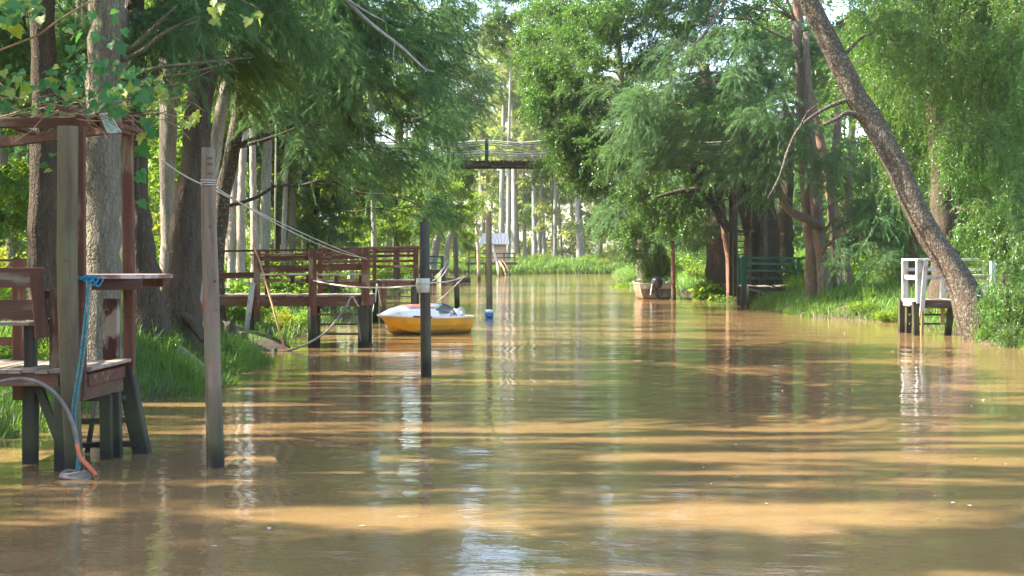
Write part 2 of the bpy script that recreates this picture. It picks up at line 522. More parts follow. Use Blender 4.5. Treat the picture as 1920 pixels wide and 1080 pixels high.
class MB:
    def __init__(self):
        self.v, self.f = [], []

    def poly(self, vs, fs):
        o = len(self.v)
        self.v += [tuple(v) for v in vs]
        self.f += [tuple(i + o for i in f) for f in fs]
        return self

    def bar(self, a, b, w, t, up=(0, 0, 1), ch=None, jit=0.0):
        """a squared timber from a to b, w wide and t thick along 'up', edges chamfered"""
        a, b = Vector(a), Vector(b)
        d = (b - a).normalized()
        up = Vector(up)
        if abs(d.dot(up.normalized())) > 0.97:
            up = Vector((0, 1, 0))
        s = d.cross(up).normalized()
        u = s.cross(d).normalized()
        c = ch if ch is not None else min(w, t) * 0.09
        hw, ht = w / 2, t / 2
        prof = [(-hw + c, -ht), (hw - c, -ht), (hw, -ht + c), (hw, ht - c), (hw - c, ht), (-hw + c, ht), (-hw, ht - c), (-hw, -ht + c)]
        vs = []
        for e, p in enumerate((a, b)):
            j = Vector((random.uniform(-jit, jit), random.uniform(-jit, jit), random.uniform(-jit, jit)))
            vs += [p + s * x + u * y + j for x, y in prof]
        fs = [(i, (i + 1) % 8, 8 + (i + 1) % 8, 8 + i) for i in range(8)]
        fs += [tuple(range(7, -1, -1)), tuple(range(8, 16))]
        return self.poly(vs, fs)

    def tube(self, pts, rad, n=8, rough=0.0, seed=0, flute=0, famp=0.0, cap=True):
        pts = [Vector(p) for p in pts]
        if isinstance(rad, (int, float)):
            rad = [rad] * len(pts)
        rr = random.Random(seed)
        ph = [rr.uniform(0, 6.28) for _ in range(6)]
        vs = []
        u = None
        for i, p in enumerate(pts):
            t = (pts[min(i + 1, len(pts) - 1)] - pts[max(i - 1, 0)])
            if t.length < 1e-6:
                t = Vector((0, 0, 1))
            t.normalize()
            if u is None:
                u, v = frame(t)
            else:
                u = (u - t * u.dot(t)).normalized()
                v = t.cross(u)
            for k in range(n):
                a = 6.28318 * k / n
                r = rad[i]
                if rough:
                    r *= 1 + rough * (0.5 * math.sin(2 * a + ph[0] + i * 0.35) + 0.4 * math.sin(3 * a + ph[1] - i * 0.5) + 0.3 * math.sin(5 * a + ph[2] + i * 0.9) + rr.uniform(-0.35, 0.35))
                if flute:
                    fa = famp[i] if not isinstance(famp, (int, float)) else famp
                    r *= 1 + fa * math.cos(flute * a + ph[3]) + 0.4 * fa * math.cos((flute + 2) * a + ph[4])
                vs.append(p + u * (r * math.cos(a)) + v * (r * math.sin(a)))
        fs = []
        for i in range(len(pts) - 1):
            for k in range(n):
                k2 = (k + 1) % n
                fs.append((i * n + k, i * n + k2, (i + 1) * n + k2, (i + 1) * n + k))
        if cap:
            fs.append(tuple(range(n - 1, -1, -1)))
            fs.append(tuple((len(pts) - 1) * n + k for k in range(n)))
        return self.poly(vs, fs)

    def lathe(self, base, prof, n=14, axis=(0, 0, 1)):
        ax = Vector(axis).normalized()
        u, v = frame(ax)
        base = Vector(base)
        vs = []
        for r, h in prof:
            for k in range(n):
                a = 6.28318 * k / n
                vs.append(base + ax * h + (u * math.cos(a) + v * math.sin(a)) * max(r, 1e-4))
        m = len(prof)
        fs = []
        for i in range(m - 1):
            for k in range(n):
                k2 = (k + 1) % n
                fs.append((i * n + k, i * n + k2, (i + 1) * n + k2, (i + 1) * n + k))
        fs.append(tuple(range(n - 1, -1, -1)))
        fs.append(tuple((m - 1) * n + k for k in range(n)))
        return self.poly(vs, fs)

    def build(self, name, mat, parent=None, smooth=False, at=None):
        me = bpy.data.meshes.new(name)
        vs = np.array(self.v, float)
        if at is None:
            at = WLOC[parent] if parent is not None else Vector((float(vs[:, 0].mean()), float(vs[:, 1].mean()), float(vs[:, 2].min())))
        at = Vector(at)
        vs = vs - np.array(at)
        me.from_pydata([tuple(v) for v in vs], [], self.f)
        if smooth:
            me.polygons.foreach_set('use_smooth', [True] * len(me.polygons))
        me.materials.append(mat if not isinstance(mat, str) else M[mat])
        me.validate()
        me.update()
        o = bpy.data.objects.new(name, me)
        link(o, parent, at)
        return o


def bar_part(name, a, b, w, t, mat, parent, up=(0, 0, 1), jit=0.004):
    """one timber as a part, its origin at its middle"""
    mid = (Vector(a) + Vector(b)) / 2
    return MB().bar(a, b, w, t, up, jit=jit).build(name, mat, parent, at=mid)


def pole_part(name, pts, rad, mat, parent=None, n=12, rough=0.05, seed=1, samples=None):
    if samples:
        k = smooth_path([list(p) + [r] for p, r in zip(pts, rad)], samples)
        pts, rad = [Vector(x[:3]) for x in k], [x[3] for x in k]
    return MB().tube(pts, rad, n, rough, seed).build(name, mat, parent, smooth=True)


def rope_pts(a, b, sag, n=18):
    a, b = Vector(a), Vector(b)
    return [a.lerp(b, i / (n - 1)) - Vector((0, 0, sag * 4 * (i / (n - 1)) * (1 - i / (n - 1)))) for i in range(n)]


# ------------------------------------------------------------------ terrain
LB = np.array([[-80, -6.6], [8, -6.6], [17, -6.55], [21.6, -6.3], [23, -5.6], [25, -5.15], [28.5, -5.4], [31, -5.6], [34, -5.6], [37, -5.9], [41, -6.1], [55, -6.0], [75, -6.6], [100, -6.6], [120, -7.0], [146, -7.4], [175, -7.8]], float)
RB = np.array([[-80, 14.0], [20, 13.2], [35, 12.4], [43, 12.9], [48, 13.2], [52, 11.4], [56, 10.6], [62, 10.8], [72, 11.5], [82, 10.4], [95, 9.0], [107, 8.6], [125, 10.0], [165, 11.8], [175, 12.5]], float)


def hnoise(x, y):
    return (np.sin(x * 0.9 + 1.3 * np.sin(y * 0.7)) * np.cos(y * 0.83 + 0.5 * x) + 0.5 * np.sin(2.1 * x + 1.7 * y) * np.cos(1.9 * y - 0.8 * x)) / 1.5


def ground_h(x, y):
    x = np.asarray(x, float)
    y = np.asarray(y, float)
    n = hnoise(x, y)
    xl = np.interp(y, LB[:, 0], LB[:, 1]) + 0.22 * np.sin(y * 1.1) + 0.12 * np.sin(y * 2.7 + 1)
    xr = np.interp(y, RB[:, 0], RB[:, 1]) + 0.30 * np.sin(y * 0.8) + 0.15 * np.sin(y * 2.1 + 2)
    s = np.maximum(np.maximum(xl - x, x - xr), y - 174.0)
    h = np.interp(s, [-3, -0.6, 0.0, 0.5, 1.6, 3.5, 8, 40, 400], [-1.5, -0.35, -0.02, 0.22, 0.62, 0.9, 1.0, 1.25, 2.0])
    h = h + 0.42 * np.exp(-((x + 6.9) ** 2 + (y - 25.8) ** 2) / 5.0) * np.clip(s, 0, 1)
    return h + np.where(s > 0, 0.11 * n * np.clip(s, 0, 1.5), 0.0)


def build_ground():
    xs = np.concatenate([np.array([-1500, -800, -400, -200, -120, -80, -55, -40, -30]), np.arange(-24, 24.1, 0.45), np.array([27, 32, 40, 55, 80, 120, 200, 400, 800, 1500])])
    ys = np.concatenate([np.array([-80, -40, -15, 0]), np.arange(6, 72, 0.5), np.arange(72, 180, 1.5), np.array([185, 195, 210, 240, 300, 450, 800, 1600, 3000])])
    gx, gy = np.meshgrid(xs, ys)
    gz = ground_h(gx, gy)
    V = np.stack([gx.ravel(), gy.ravel(), gz.ravel()], 1)
    nx, ny = len(xs), len(ys)
    i = np.arange(nx - 1)
    j = np.arange(ny - 1)
    a = (j[:, None] * nx + i[None, :]).ravel()
    F = np.stack([a, a + 1, a + 1 + nx, a + nx], 1)
    me = bpy.data.meshes.new('ground')
    me.from_pydata(V.tolist(), [], F.tolist())
    me.polygons.foreach_set('use_smooth', [True] * len(me.polygons))
    me.materials.append(M['ground'])
    o = bpy.data.objects.new('ground', me)
    C.objects.link(o)
    tag(o, kind='structure', label='low grassy river bank of silt and mud')
    me = bpy.data.meshes.new('water')
    me.from_pydata([(-40, -80, 0), (40, -80, 0), (40, 180, 0), (-40, 180, 0)], [], [(0, 1, 2, 3)])
    me.materials.append(M['water'])
    o = bpy.data.objects.new('water', me)
    C.objects.link(o)
    tag(o, kind='structure', label='brown silty river water with soft ripples')


build_ground()


# ------------------------------------------------------------------ foliage meshes (numpy)
def unit(a):
    return a / np.maximum(np.linalg.norm(a, axis=-1, keepdims=True), 1e-9)


class FB:
    """collects triangles with a tone per face and a material slot per face"""

    def __init__(self):
        self.V, self.F, self.T, self.S = [], [], [], []
        self.n = 0

    def add(self, v, f, tone, slot):
        self.V.append(v)
        self.F.append(f + self.n)
        self.T.append(np.broadcast_to(tone, (len(f),)).astype(np.float32))
        self.S.append(np.full(len(f), slot, np.int32))
        self.n += len(v)

    def needles(self, base, d, length, width, tone, slot=0):
        n = len(base)
        side = unit(np.cross(d, rng.normal(size=(n, 3)))) * (np.asarray(width).reshape(-1, 1) * 0.5)
        tip = base + d * np.asarray(length).reshape(-1, 1)
        v = np.stack([base - side, base + side, tip], 1).reshape(-1, 3)
        f = np.arange(n * 3).reshape(n, 3)
        self.add(v, f, tone, slot)

    def leaves(self, base, d, length, width, tone, slot=0, up=None, fold=0.25):
        n = len(base)
        ln = np.asarray(length).reshape(-1, 1) * np.ones((n, 1))
        wd = np.asarray(width).reshape(-1, 1) * np.ones((n, 1))
        nn = rng.normal(size=(n, 3)) if up is None else up + 0.55 * rng.normal(size=(n, 3))
        side = unit(np.cross(d, nn))
        nrm = np.cross(side, d)
        mid = base + d * ln * 0.45
        a = mid + side * wd * 0.5 + nrm * wd * fold
        b = mid - side * wd * 0.5 + nrm * wd * fold
        tip = base + d * ln
        v = np.stack([base, a, tip, b], 1).reshape(-1, 3)
        k = np.arange(n) * 4
        f = np.concatenate([np.stack([k, k + 1, k + 2], 1), np.stack([k, k + 2, k + 3], 1)])
        t = np.concatenate([tone, tone])
        self.add(v, f, t, slot)

    def twig(self, pts, r0, r1, slot=1):
        pts = np.asarray(pts)
        m = len(pts)
        tan = unit(np.gradient(pts, axis=0))
        ref = np.array([0.31, 0.17, 0.93])
        u = unit(np.cross(tan, ref))
        v = np.cross(tan, u)
        rr = np.linspace(r0, r1, m)[:, None]
        ring = [pts + (u * math.cos(a) + v * math.sin(a)) * rr for a in (0, 2.094, 4.189)]
        V = np.stack(ring, 1).reshape(-1, 3)
        F = []
        for i in range(m - 1):
            for k in range(3):
                k2 = (k + 1) % 3
                a, b, c, d = i * 3 + k, i * 3 + k2, (i + 1) * 3 + k2, (i + 1) * 3 + k
                F += [(a, b, c), (a, c, d)]
        self.add(V, np.array(F), 0.5, slot)

    def merge(self, other, mats):
        """other: FB arrays; mats: list of 4x4"""
        v, f, t, s = other.arrays()
        for m in mats:
            m = np.array(m)
            self.V.append(v @ m[:3, :3].T + m[:3, 3])
            self.F.append(f + self.n)
            self.T.append(np.clip(t + rng.uniform(-0.2, 0.2), 0, 1).astype(np.float32))
            self.S.append(s)
            self.n += len(v)

    def arrays(self):
        return np.concatenate(self.V), np.concatenate(self.F), np.concatenate(self.T), np.concatenate(self.S)

    def mesh(self, name, mats):
        v, f, t, s = self.arrays()
        me = bpy.data.meshes.new(name)
        me.vertices.add(len(v))
        me.vertices.foreach_set('co', v.astype(np.float32).ravel())
        me.loops.add(len(f) * 3)
        me.loops.foreach_set('vertex_index', f.astype(np.int32).ravel())
        me.polygons.add(len(f))
        me.polygons.foreach_set('loop_start', np.arange(len(f), dtype=np.int32) * 3)
        me.polygons.foreach_set('loop_total', np.full(len(f), 3, np.int32))
        me.polygons.foreach_set('material_index', s)
        for m in mats:
            me.materials.append(M[m])
        at = me.attributes.new('tone', 'FLOAT', 'FACE')
        at.data.foreach_set('value', t)
        me.update(calc_edges=True)
        return me


def plume_spray(nplume=22, npn=52, wid=0.017, seed=0):
    """a drooping branchlet of fine jointed needles in hanging plumes, about 1.8 m long"""
    fb = FB()
    s = np.linspace(0, 1, 9)
    yaw = rng.uniform(-0.3, 0.3)
    br = np.stack([1.35 * s, 0.25 * yaw * s + 0.05 * np.sin(5 * s), 0.30 * s - 0.75 * s ** 2], 1)
    fb.twig(br, 0.014, 0.004)
    for i in range(nplume):
        t = rng.uniform(0.1, 1.0)
        p0 = np.array([np.interp(t, s, br[:, k]) for k in range(3)])
        a = rng.uniform(0, 6.28)
        d = unit(np.array([0.75 + 0.2 * rng.normal(), 0.95 * math.cos(a), 0.55 * math.sin(a) + 0.12]))
        ln = rng.uniform(0.45, 0.95)
        m = 7
        q = np.linspace(0, 1, m)[:, None]
        pl = p0 + d * ln * q + np.array([0, 0, -1.0]) * (0.62 * ln * q ** 2)
        fb.twig(pl[::2], 0.004, 0.002)
        k = rng.uniform(0.05, 1.0, npn)
        base = np.stack([np.interp(k, q[:, 0], pl[:, j]) for j in range(3)], 1)
        tan = unit(d + np.array([0, 0, -1.24]) * k[:, None])
        dr = unit(tan + 0.36 * rng.normal(size=(npn, 3)) + np.array([0, 0, -0.22]))
        L_ = rng.uniform(0.11, 0.25, npn)
        tone = np.clip(0.45 + 0.22 * rng.normal(size=npn) + rng.uniform(-0.2, 0.2), 0, 1)
        fb.needles(base, dr, L_, wid, tone)
    return fb


def willow_spray(ns=15, nl=32, ll=0.115, lw=0.026):
    """hanging withies with narrow leaves, about 1.5 m deep"""
    fb = FB()
    s = np.linspace(0, 1, 7)
    br = np.stack([0.9 * s, 0.1 * np.sin(4 * s), 0.22 * s - 0.32 * s ** 2], 1)
    fb.twig(br, 0.012, 0.004)
    for i in range(ns):
        t = rng.uniform(0.05, 1)
        p0 = np.array([np.interp(t, s, br[:, k]) for k in range(3)])
        a = rng.uniform(0, 6.28)
        d = np.array([math.cos(a), math.sin(a), rng.uniform(-0.2, 0.5)])
        ln = rng.uniform(0.6, 1.35)
        q = np.linspace(0, 1, 8)[:, None]
        st = p0 + d * 0.42 * ln * (1 - (1 - q) ** 2) + np.array([0, 0, -1.0]) * ln * q ** 1.6 + 0.03 * np.sin(q * 6 + a)
        fb.twig(st[::2], 0.004, 0.0015)
        k = np.sort(rng.uniform(0.06, 1, nl))
        base = np.stack([np.interp(k, q[:, 0], st[:, j]) for j in range(3)], 1)
        dr = unit(np.array([0, 0, -0.75]) + 0.65 * rng.normal(size=(nl, 3)))
        tone = np.clip(0.45 + 0.25 * rng.normal(size=nl) + rng.uniform(-0.15, 0.15), 0, 1)
        fb.leaves(base, dr, rng.uniform(0.7, 1.25, nl) * ll, lw, tone)
    return fb


def broad_spray(nt_=34, nl=17, ll=0.085, lw=0.042, size=0.75, droop=0.5):
    """a leafy bough: short twigs all round a branch, set with small broad leaves"""
    fb = FB()
    s = np.linspace(0, 1, 6)
    br = np.stack([1.1 * s, 0.12 * np.sin(3 * s), 0.25 * s - 0.45 * droop * 2 * s ** 2], 1)
    fb.twig(br, 0.014, 0.004)
    for i in range(nt_):
        t = rng.uniform(0.1, 1)
        p0 = np.array([np.interp(t, s, br[:, k]) for k in range(3)])
        d = unit(np.array([0.5, 0, 0.1]) + rng.normal(size=3) * np.array([0.6, 0.9, 0.7]))
        ln = rng.uniform(0.3, 0.8) * size
        q = np.linspace(0, 1, 5)[:, None]
        st = p0 + d * ln * q + np.array([0, 0, -droop]) * ln * q ** 2
        fb.twig(st[::2], 0.004, 0.0015)
        k = rng.uniform(0.1, 1, nl)
        base = np.stack([np.interp(k, q[:, 0], st[:, j]) for j in range(3)], 1) + 0.02 * rng.normal(size=(nl, 3))
        dr = unit(d * 0.5 + 0.8 * rng.normal(size=(nl, 3)) + np.array([0, 0, -0.45]))
        tone = np.clip(0.45 + 0.25 * rng.normal(size=nl) + rng.uniform(-0.15, 0.15), 0, 1)
        fb.leaves(base, dr, rng.uniform(0.7, 1.3, nl) * ll, rng.uniform(0.7, 1.2, nl) * lw, tone, up=np.array([0, 0, 1.0]))
    return fb


def dome_bush(n=1500, ll=0.11, lw=0.055, r=0.75, h=0.9):
    """an undergrowth bush: stems fanning up, leaves through the volume, ragged top"""
    fb = FB()
    ns = 24
    per = n // ns
    for i in range(ns):
        a = rng.uniform(0, 6.28)
        rr = r * math.sqrt(rng.uniform(0.02, 1))
        top = np.array([rr * math.cos(a), rr * math.sin(a), h * rng.uniform(0.55, 1.15) * (1 - 0.35 * (rr / r) ** 2)])
        q = np.linspace(0, 1, 6)[:, None]
        st = np.array([0.15 * math.cos(a), 0.15 * math.sin(a), 0]) * (1 - q) + top * q + np.array([0.25 * rr * math.cos(a), 0.25 * rr * math.sin(a), 0.0]) * q * (1 - q)
        fb.twig(st[::2], 0.008, 0.003)
        k = rng.uniform(0.12, 1, per) ** 0.7
        base = np.stack([np.interp(k, q[:, 0], st[:, j]) for j in range(3)], 1) + 0.09 * rng.normal(size=(per, 3)) * np.array([1, 1, 0.8])
        base[:, 2] = np.maximum(base[:, 2], 0.01)
        dr = unit(rng.normal(size=(per, 3)) * np.array([1, 1, 0.6]) + np.array([math.cos(a) * 0.5, math.sin(a) * 0.5, 0.1]))
        tone = np.clip(0.45 + 0.25 * rng.normal(size=per) + rng.uniform(-0.2, 0.2), 0, 1)
        fb.leaves(base, dr, rng.uniform(0.6, 1.4, per) * ll, rng.uniform(0.7, 1.2, per) * lw, tone, up=np.array([0, 0, 1.0]))
    return fb


def blade_clump(n=70, ln=(0.7, 1.5), wd=0.055, spread=0.9, seg=4):
    """arching strap leaves from one crown (ginger, lily, reed)"""
    fb = FB()
    for i in range(n):
        a = rng.uniform(0, 6.28)
        o = np.array([rng.normal() * 0.16, rng.normal() * 0.16, 0])
        l_ = rng.uniform(*ln)
        out = spread * rng.uniform(0.2, 1.0)
        q = np.linspace(0, 1, seg + 1)
        dx = out * l_ * q ** 1.4
        dz = l_ * (q * (1.0 - 0.25 * out) - 0.55 * out * q ** 2.4)
        c = np.stack([o[0] + math.cos(a) * dx, o[1] + math.sin(a) * dx, dz], 1)
        sd = np.array([-math.sin(a), math.cos(a), 0])
        wq = wd * rng.uniform(0.7, 1.2) * np.array([0.5, 1, 1, 0.75, 0.05])[: seg + 1] * 0.5
        V = np.concatenate([c - sd * wq[:, None], c + sd * wq[:, None]])
        F = []
        m = seg + 1
        for k in range(seg):
            F += [(k, k + 1, m + k + 1), (k, m + k + 1, m + k)]
        fb.add(V, np.array(F), float(np.clip(0.5 + 0.25 * rng.normal(), 0, 1)), 0)
    return fb


PROTO, FBS = {}, {}


def make_protos():
    spec = {
        'needle': (lambda: plume_spray(), ['needle', 'twig'], 4),
        'needle_warm': (lambda: plume_spray(), ['needle_warm', 'twig'], 2),
        'willow': (lambda: willow_spray(), ['willow', 'twig'], 4),
        'broad': (lambda: broad_spray(), ['broad', 'twig'], 4),
        'bright': (lambda: broad_spray(30, 16, 0.11, 0.055), ['bush', 'twig'], 3),
        'bush': (lambda: dome_bush(), ['bush', 'twig'], 3),
        'dbush': (lambda: dome_bush(1700, 0.085, 0.045), ['broad', 'twig'], 2),
        'ybush': (lambda: dome_bush(1300, 0.10, 0.06), ['sunlit_leaf', 'twig'], 2),
        'ginger': (lambda: blade_clump(), ['bush', 'twig'], 2),
        'reed': (lambda: blade_clump(46, (0.35, 0.95), 0.026, 0.8, 3), ['grass', 'twig'], 2),
        'mass': (lambda: broad_spray(18, 11, 0.17, 0.095), ['broad', 'twig'], 3),
        'bigleaf': (lambda: dome_bush(160, 0.42, 0.30, 0.8, 1.3), ['bush', 'twig'], 1),
    }
    for k, (fn, mats, n) in spec.items():
        FBS[k] = [fn() for _ in range(n)]
        PROTO[k] = [fb.mesh('foliage ' + k, mats) for fb in FBS[k]]
        FBS[k + '_mats'] = mats


make_protos()


def far_crown(kind, n, rx, rz, sc_=(1.2, 2.0), mats=None, low=-0.6):
    """one crown mesh made of n boughs spread through an uneven ellipsoid, ragged at the rim"""
    fb = FB()
    lob = [(rng.uniform(-0.6, 0.6), rng.uniform(-0.6, 0.6), rng.uniform(-0.6, 0.7), rng.uniform(0.35, 0.6)) for _ in range(7)]
    for i in range(n):
        lx, ly, lz, lr = lob[rng.integers(len(lob))]
        v = unit(rng.normal(size=3)) * lr * rng.uniform(0.2, 1) ** 0.5
        p = np.array([(lx + v[0]) * rx, (ly + v[1]) * rx, (lz + v[2]) * rz])
        ang = math.atan2(p[1], p[0]) + rng.uniform(-0.8, 0.8)
        s = rng.uniform(*sc_)
        m = Matrix.Translation(p.tolist()) @ Euler((rng.uniform(-0.25, 0.25), rng.uniform(-0.35, 0.35), ang)).to_matrix().to_4x4() @ Matrix.Scale(s, 4)
        src = FBS[kind]
        fb.merge(src[rng.integers(len(src))], [m])
    return fb.mesh('crown ' + kind, mats or FBS[kind + '_mats'])


def put(me, name, parent, loc, rot, scale):
    o = bpy.data.objects.new(name, me)
    C.objects.link(o)
    o.parent = parent
    o.location = (Vector(loc) - WLOC[parent]) if parent is not None else Vector(loc)
    o.rotation_euler = rot
    o.scale = (scale,) * 3 if isinstance(scale, (int, float)) else scale
    return o


def trunk_mesh(path, n=16, rough=0.06, seed=0, flute=0, famp=0.0, samples=26, flare=0.0):
    """path: list of (point, radius)"""
    k = smooth_path([list(p) + [r] for p, r in path], samples)
    pts = [Vector(x[:3]) for x in k]
    rad = [max(x[3], 0.01) for x in k]
    rr = random.Random(seed)
    for i in range(2, len(pts) - 1):
        pts[i] += Vector((rr.uniform(-1, 1), rr.uniform(-1, 1), 0)) * rad[i] * 0.14
    fl = 0.0
    if flute:
        fl = [famp * math.exp(-i / (samples * 0.22)) for i in range(samples)]
    if flare:
        rad = [r * (1 + flare * math.exp(-i / (samples * 0.06))) for i, r in enumerate(rad)]
    return MB().tube(pts, rad, n, rough, seed, flute, fl), pts, rad


def add_branch(parent, a, b, r0, r1, mat, rise=0.0, seed=0, n=6, kink=0.12):
    rr = random.Random(seed)
    a, b = Vector(a), Vector(b)
    ln = (b - a).length
    pts = []
    m = 9
    for i in range(m):
        t = i / (m - 1)
        p = a.lerp(b, t) + Vector((0, 0, rise * ln * 4 * t * (1 - t)))
        if 0 < i:
            p += Vector((rr.uniform(-1, 1), rr.uniform(-1, 1), rr.uniform(-1, 1))) * ln * kink * 0.3
        pts.append(p)
    k = smooth_path([list(p) for p in pts], 14)
    rad = [r0 + (r1 - r0) * (i / 13) for i in range(14)]
    return MB().tube([Vector(x) for x in k], rad, n, 0.08, seed).build('branch', mat, parent, smooth=True)


SEED = [100]


def fill(parent, kind, px, py, d, rx, ry, rd, n, s=(0.8, 1.25), out_from=None, spread=1.0, bias=None):
    """n boughs of one kind through the ellipsoid whose centre the photo shows at (px, py), rx and ry in photo pixels at that distance, rd metres deep"""
    c = P(px, py, d)
    ax, az = rx / FPX * d, ry / FPX * d
    src = PROTO[kind]
    for i in range(n):
        v = Vector(unit(rng.normal(size=3)).tolist()) * (rng.uniform(0, 1) ** 0.42)
        p = c + Vector((v.x * ax, v.y * rd, v.z * az))
        s_ = rng.uniform(*s)
        if out_from is not None:
            dv = p - out_from
            yaw = math.atan2(dv.y, dv.x) + rng.normal() * 0.7
        else:
            yaw = rng.uniform(0, 6.28)
        # the bough hangs from its base: centre it on the sampled point
        q = p - Vector((math.cos(yaw), math.sin(yaw), -0.3)) * (0.55 * s_)
        put(src[rng.integers(len(src))], 'foliage', parent, q, (rng.normal() * 0.18, rng.normal() * 0.22, yaw), s_ * Vector((1, 1, rng.uniform(0.85, 1.15))))


def tree(name, label, cat, trunks, mat, foliage=(), limbs=(), group=None, flute=0, famp=0.0, flare=0.5, n=16, rough=0.06, limb_mat=None, twigs=2):
    """trunks: list of paths, each [(px,py,d,r)...] from the ground up; foliage: (kind, px,py,d, rx,ry,rd, n, scale)"""
    f0 = trunks[0][0]
    base = P(f0[0], f0[1], f0[2])
    base.z = float(ground_h(base.x, base.y)) - 0.05
    root = thing(name, base, label, cat, group)
    allp = []
    for tr in trunks:
        SEED[0] += 1
        path = [(P(a, b, c), r) for a, b, c, r in tr]
        g = float(ground_h(path[0][0].x, path[0][0].y))
        path[0][0].z = min(path[0][0].z, g - 0.15)
        mb, pts, rad = trunk_mesh(path, n, rough, SEED[0], flute, famp, 26, flare)
        mb.build('trunk', mat, root, smooth=True)
        allp += list(zip(pts, rad))
    lm = limb_mat or mat
    for lb in limbs:
        SEED[0] += 1
        path = [(P(a, b, c), r) for a, b, c, r in lb]
        k = smooth_path([list(p) + [r] for p, r in path], 22)
        MB().tube([Vector(x[:3]) for x in k], [max(0.006, x[3]) for x in k], 8, 0.12, SEED[0]).build('branch', lm, root, smooth=True)
    for fo in foliage:
        kind, px, py, d, rx, ry, rd, cnt = fo[:8]
        s = fo[8] if len(fo) > 8 else (0.8, 1.25)
        c = P(px, py, d)
        # a limb from the trunk to the middle of this mass, and a few to its edge
        best = min(allp, key=lambda q: (q[0] - c).length + (2.5 if q[0].z > c.z + 0.5 else 0))
        SEED[0] += 1
        if (best[0] - c).length > 0.6 and twigs:
            add_branch(root, best[0], c, min(best[1] * 0.4, 0.055), 0.012, lm, 0.14, SEED[0])
            for k in range(twigs):
                e = c + Vector((rng.uniform(-1, 1) * rx / FPX * d, rng.uniform(-1, 1) * rd, rng.uniform(-0.9, 0.6) * ry / FPX * d))
                SEED[0] += 1
                add_branch(root, best[0].lerp(c, rng.uniform(0.5, 0.95)), e, 0.024, 0.006, lm, 0.08, SEED[0], 5)
        fill(root, kind, px, py, d, rx, ry, rd, cnt, s, best[0])
    return root


# ------------------------------------------------------------------ left bank trees
BG, BD, BP, BF = M['bark_grey'], M['bark_dark'], M['bark_pale'], M['bark_far']
tree('swamp_cypress', 'dark brown trunk seen left of the olive post behind the bench', 'tree',
     [[(82, 610, 23, .26), (82, 480, 23, .235), (84, 300, 23, .22), (82, 60, 23, .2), (80, -500, 23, .12)]], BD,
     [('needle', 40, 60, 24.5, 90, 70, 1.2, 14, (.6, 1.0)), ('needle', 60, -330, 23, 200, 200, 2.5, 16, (1.4, 2.2))], flute=5, famp=0.12, flare=0.35)
tree('leafy_tree', 'bright leafy tree filling the left edge behind the bench', 'tree',
     [[(-30, 600, 31, .16), (-26, 450, 31, .14), (-20, 250, 31, .12), (-10, 60, 31, .08)]], BD,
     [('bright', 20, 200, 30, 70, 90, 2, 26, (.7, 1.2)), ('bright', 20, 380, 31, 60, 90, 2, 26, (.7, 1.2)), ('broad', 110, 120, 30, 70, 80, 1.5, 20)])
tree('swamp_cypress', 'stout grey furrowed trunk behind the two red pergola posts', 'tree',
     [[(192, 612, 22.5, .33), (190, 540, 22.5, .30), (193, 400, 22.5, .285), (193, 260, 22.5, .28), (200, 90, 22.5, .29), (206, -90, 22.5, .26), (215, -600, 22.5, .12)]], BG,
     [('needle', 310, 50, 23.5, 90, 70, 1.3, 14, (.7, 1.1)), ('needle', 200, -330, 22.5, 260, 170, 2.5, 20, (1.3, 2.0))],
     limbs=[[(228, 100, 22.4, .05), (262, 78, 22.2, .04), (300, 40, 22.0, .03), (330, 12, 21.8, .018)],
            [(230, 112, 22.4, .045), (270, 92, 22.2, .035), (310, 60, 22.0, .028), (372, 30, 21.8, .012)],
            [(228, 150, 22.4, .04), (290, 128, 22.2, .03), (360, 120, 22.0, .025), (470, 108, 21.8, .01)],
            [(228, 165, 22.4, .04), (280, 148, 22.2, .03), (340, 140, 22.0, .022), (430, 118, 21.7, .008)],
            [(226, 178, 22.4, .035), (270, 158, 22.2, .025), (330, 160, 22.0, .02), (400, 130, 21.7, .008)]],
     flute=6, famp=0.10, flare=0.3)
tree('swamp_cypress', 'dark trunk with a broad flaring foot right of the round table end', 'tree',
     [[(275, 612, 25, .36), (274, 560, 25, .31), (266, 460, 25, .25), (260, 380, 25, .19), (255, 230, 25, .17), (252, 0, 25, .16), (250, -500, 25, .1)]], BD,
     [('needle', 420, -40, 26, 120, 80, 1.4, 14), ('needle', 330, -330, 25, 220, 150, 2.5, 16, (1.3, 2.0))], flute=5, famp=0.16, flare=0.4)
tree('casuarina_tree', 'straight pale sunlit trunk between the flaring trunk and the big leaning one', 'tree',
     [[(316, 560, 34, .21), (315, 480, 34, .18), (316, 300, 34, .165), (320, 130, 34, .16), (322, -300, 34, .1)]], BP,
     [('needle', 330, -150, 34, 120, 130, 2, 14, (1.2, 1.8))], flare=0.3)
tree('swamp_cypress', 'big dark leaning trunk with exposed looped roots at the water edge', 'tree',
     [[(335, 622, 27, .42), (338, 570, 27, .37), (347, 480, 27, .31), (357, 370, 27, .27), (372, 230, 27, .25), (386, 90, 27, .23), (402, -150, 27, .19), (420, -600, 27, .1)]], BD,
     [('needle', 470, 40, 28, 110, 100, 1.4, 22), ('needle_warm', 420, 130, 27, 80, 50, 1.0, 9, (.7, 1.0)), ('needle', 540, -250, 28, 260, 150, 2.5, 14, (1.3, 2.0))],
     limbs=[[(318, 560, 27, .10), (290, 590, 26.5, .07), (276, 615, 26.2, .06), (268, 640, 26, .04)],
            [(318, 575, 26.6, .07), (312, 600, 26.3, .055), (318, 625, 26.2, .05), (300, 640, 26, .03)],
            [(345, 590, 26.7, .09), (362, 612, 26.5, .07), (380, 640, 26.3, .04)]],
     flute=6, famp=0.13, flare=0.45)
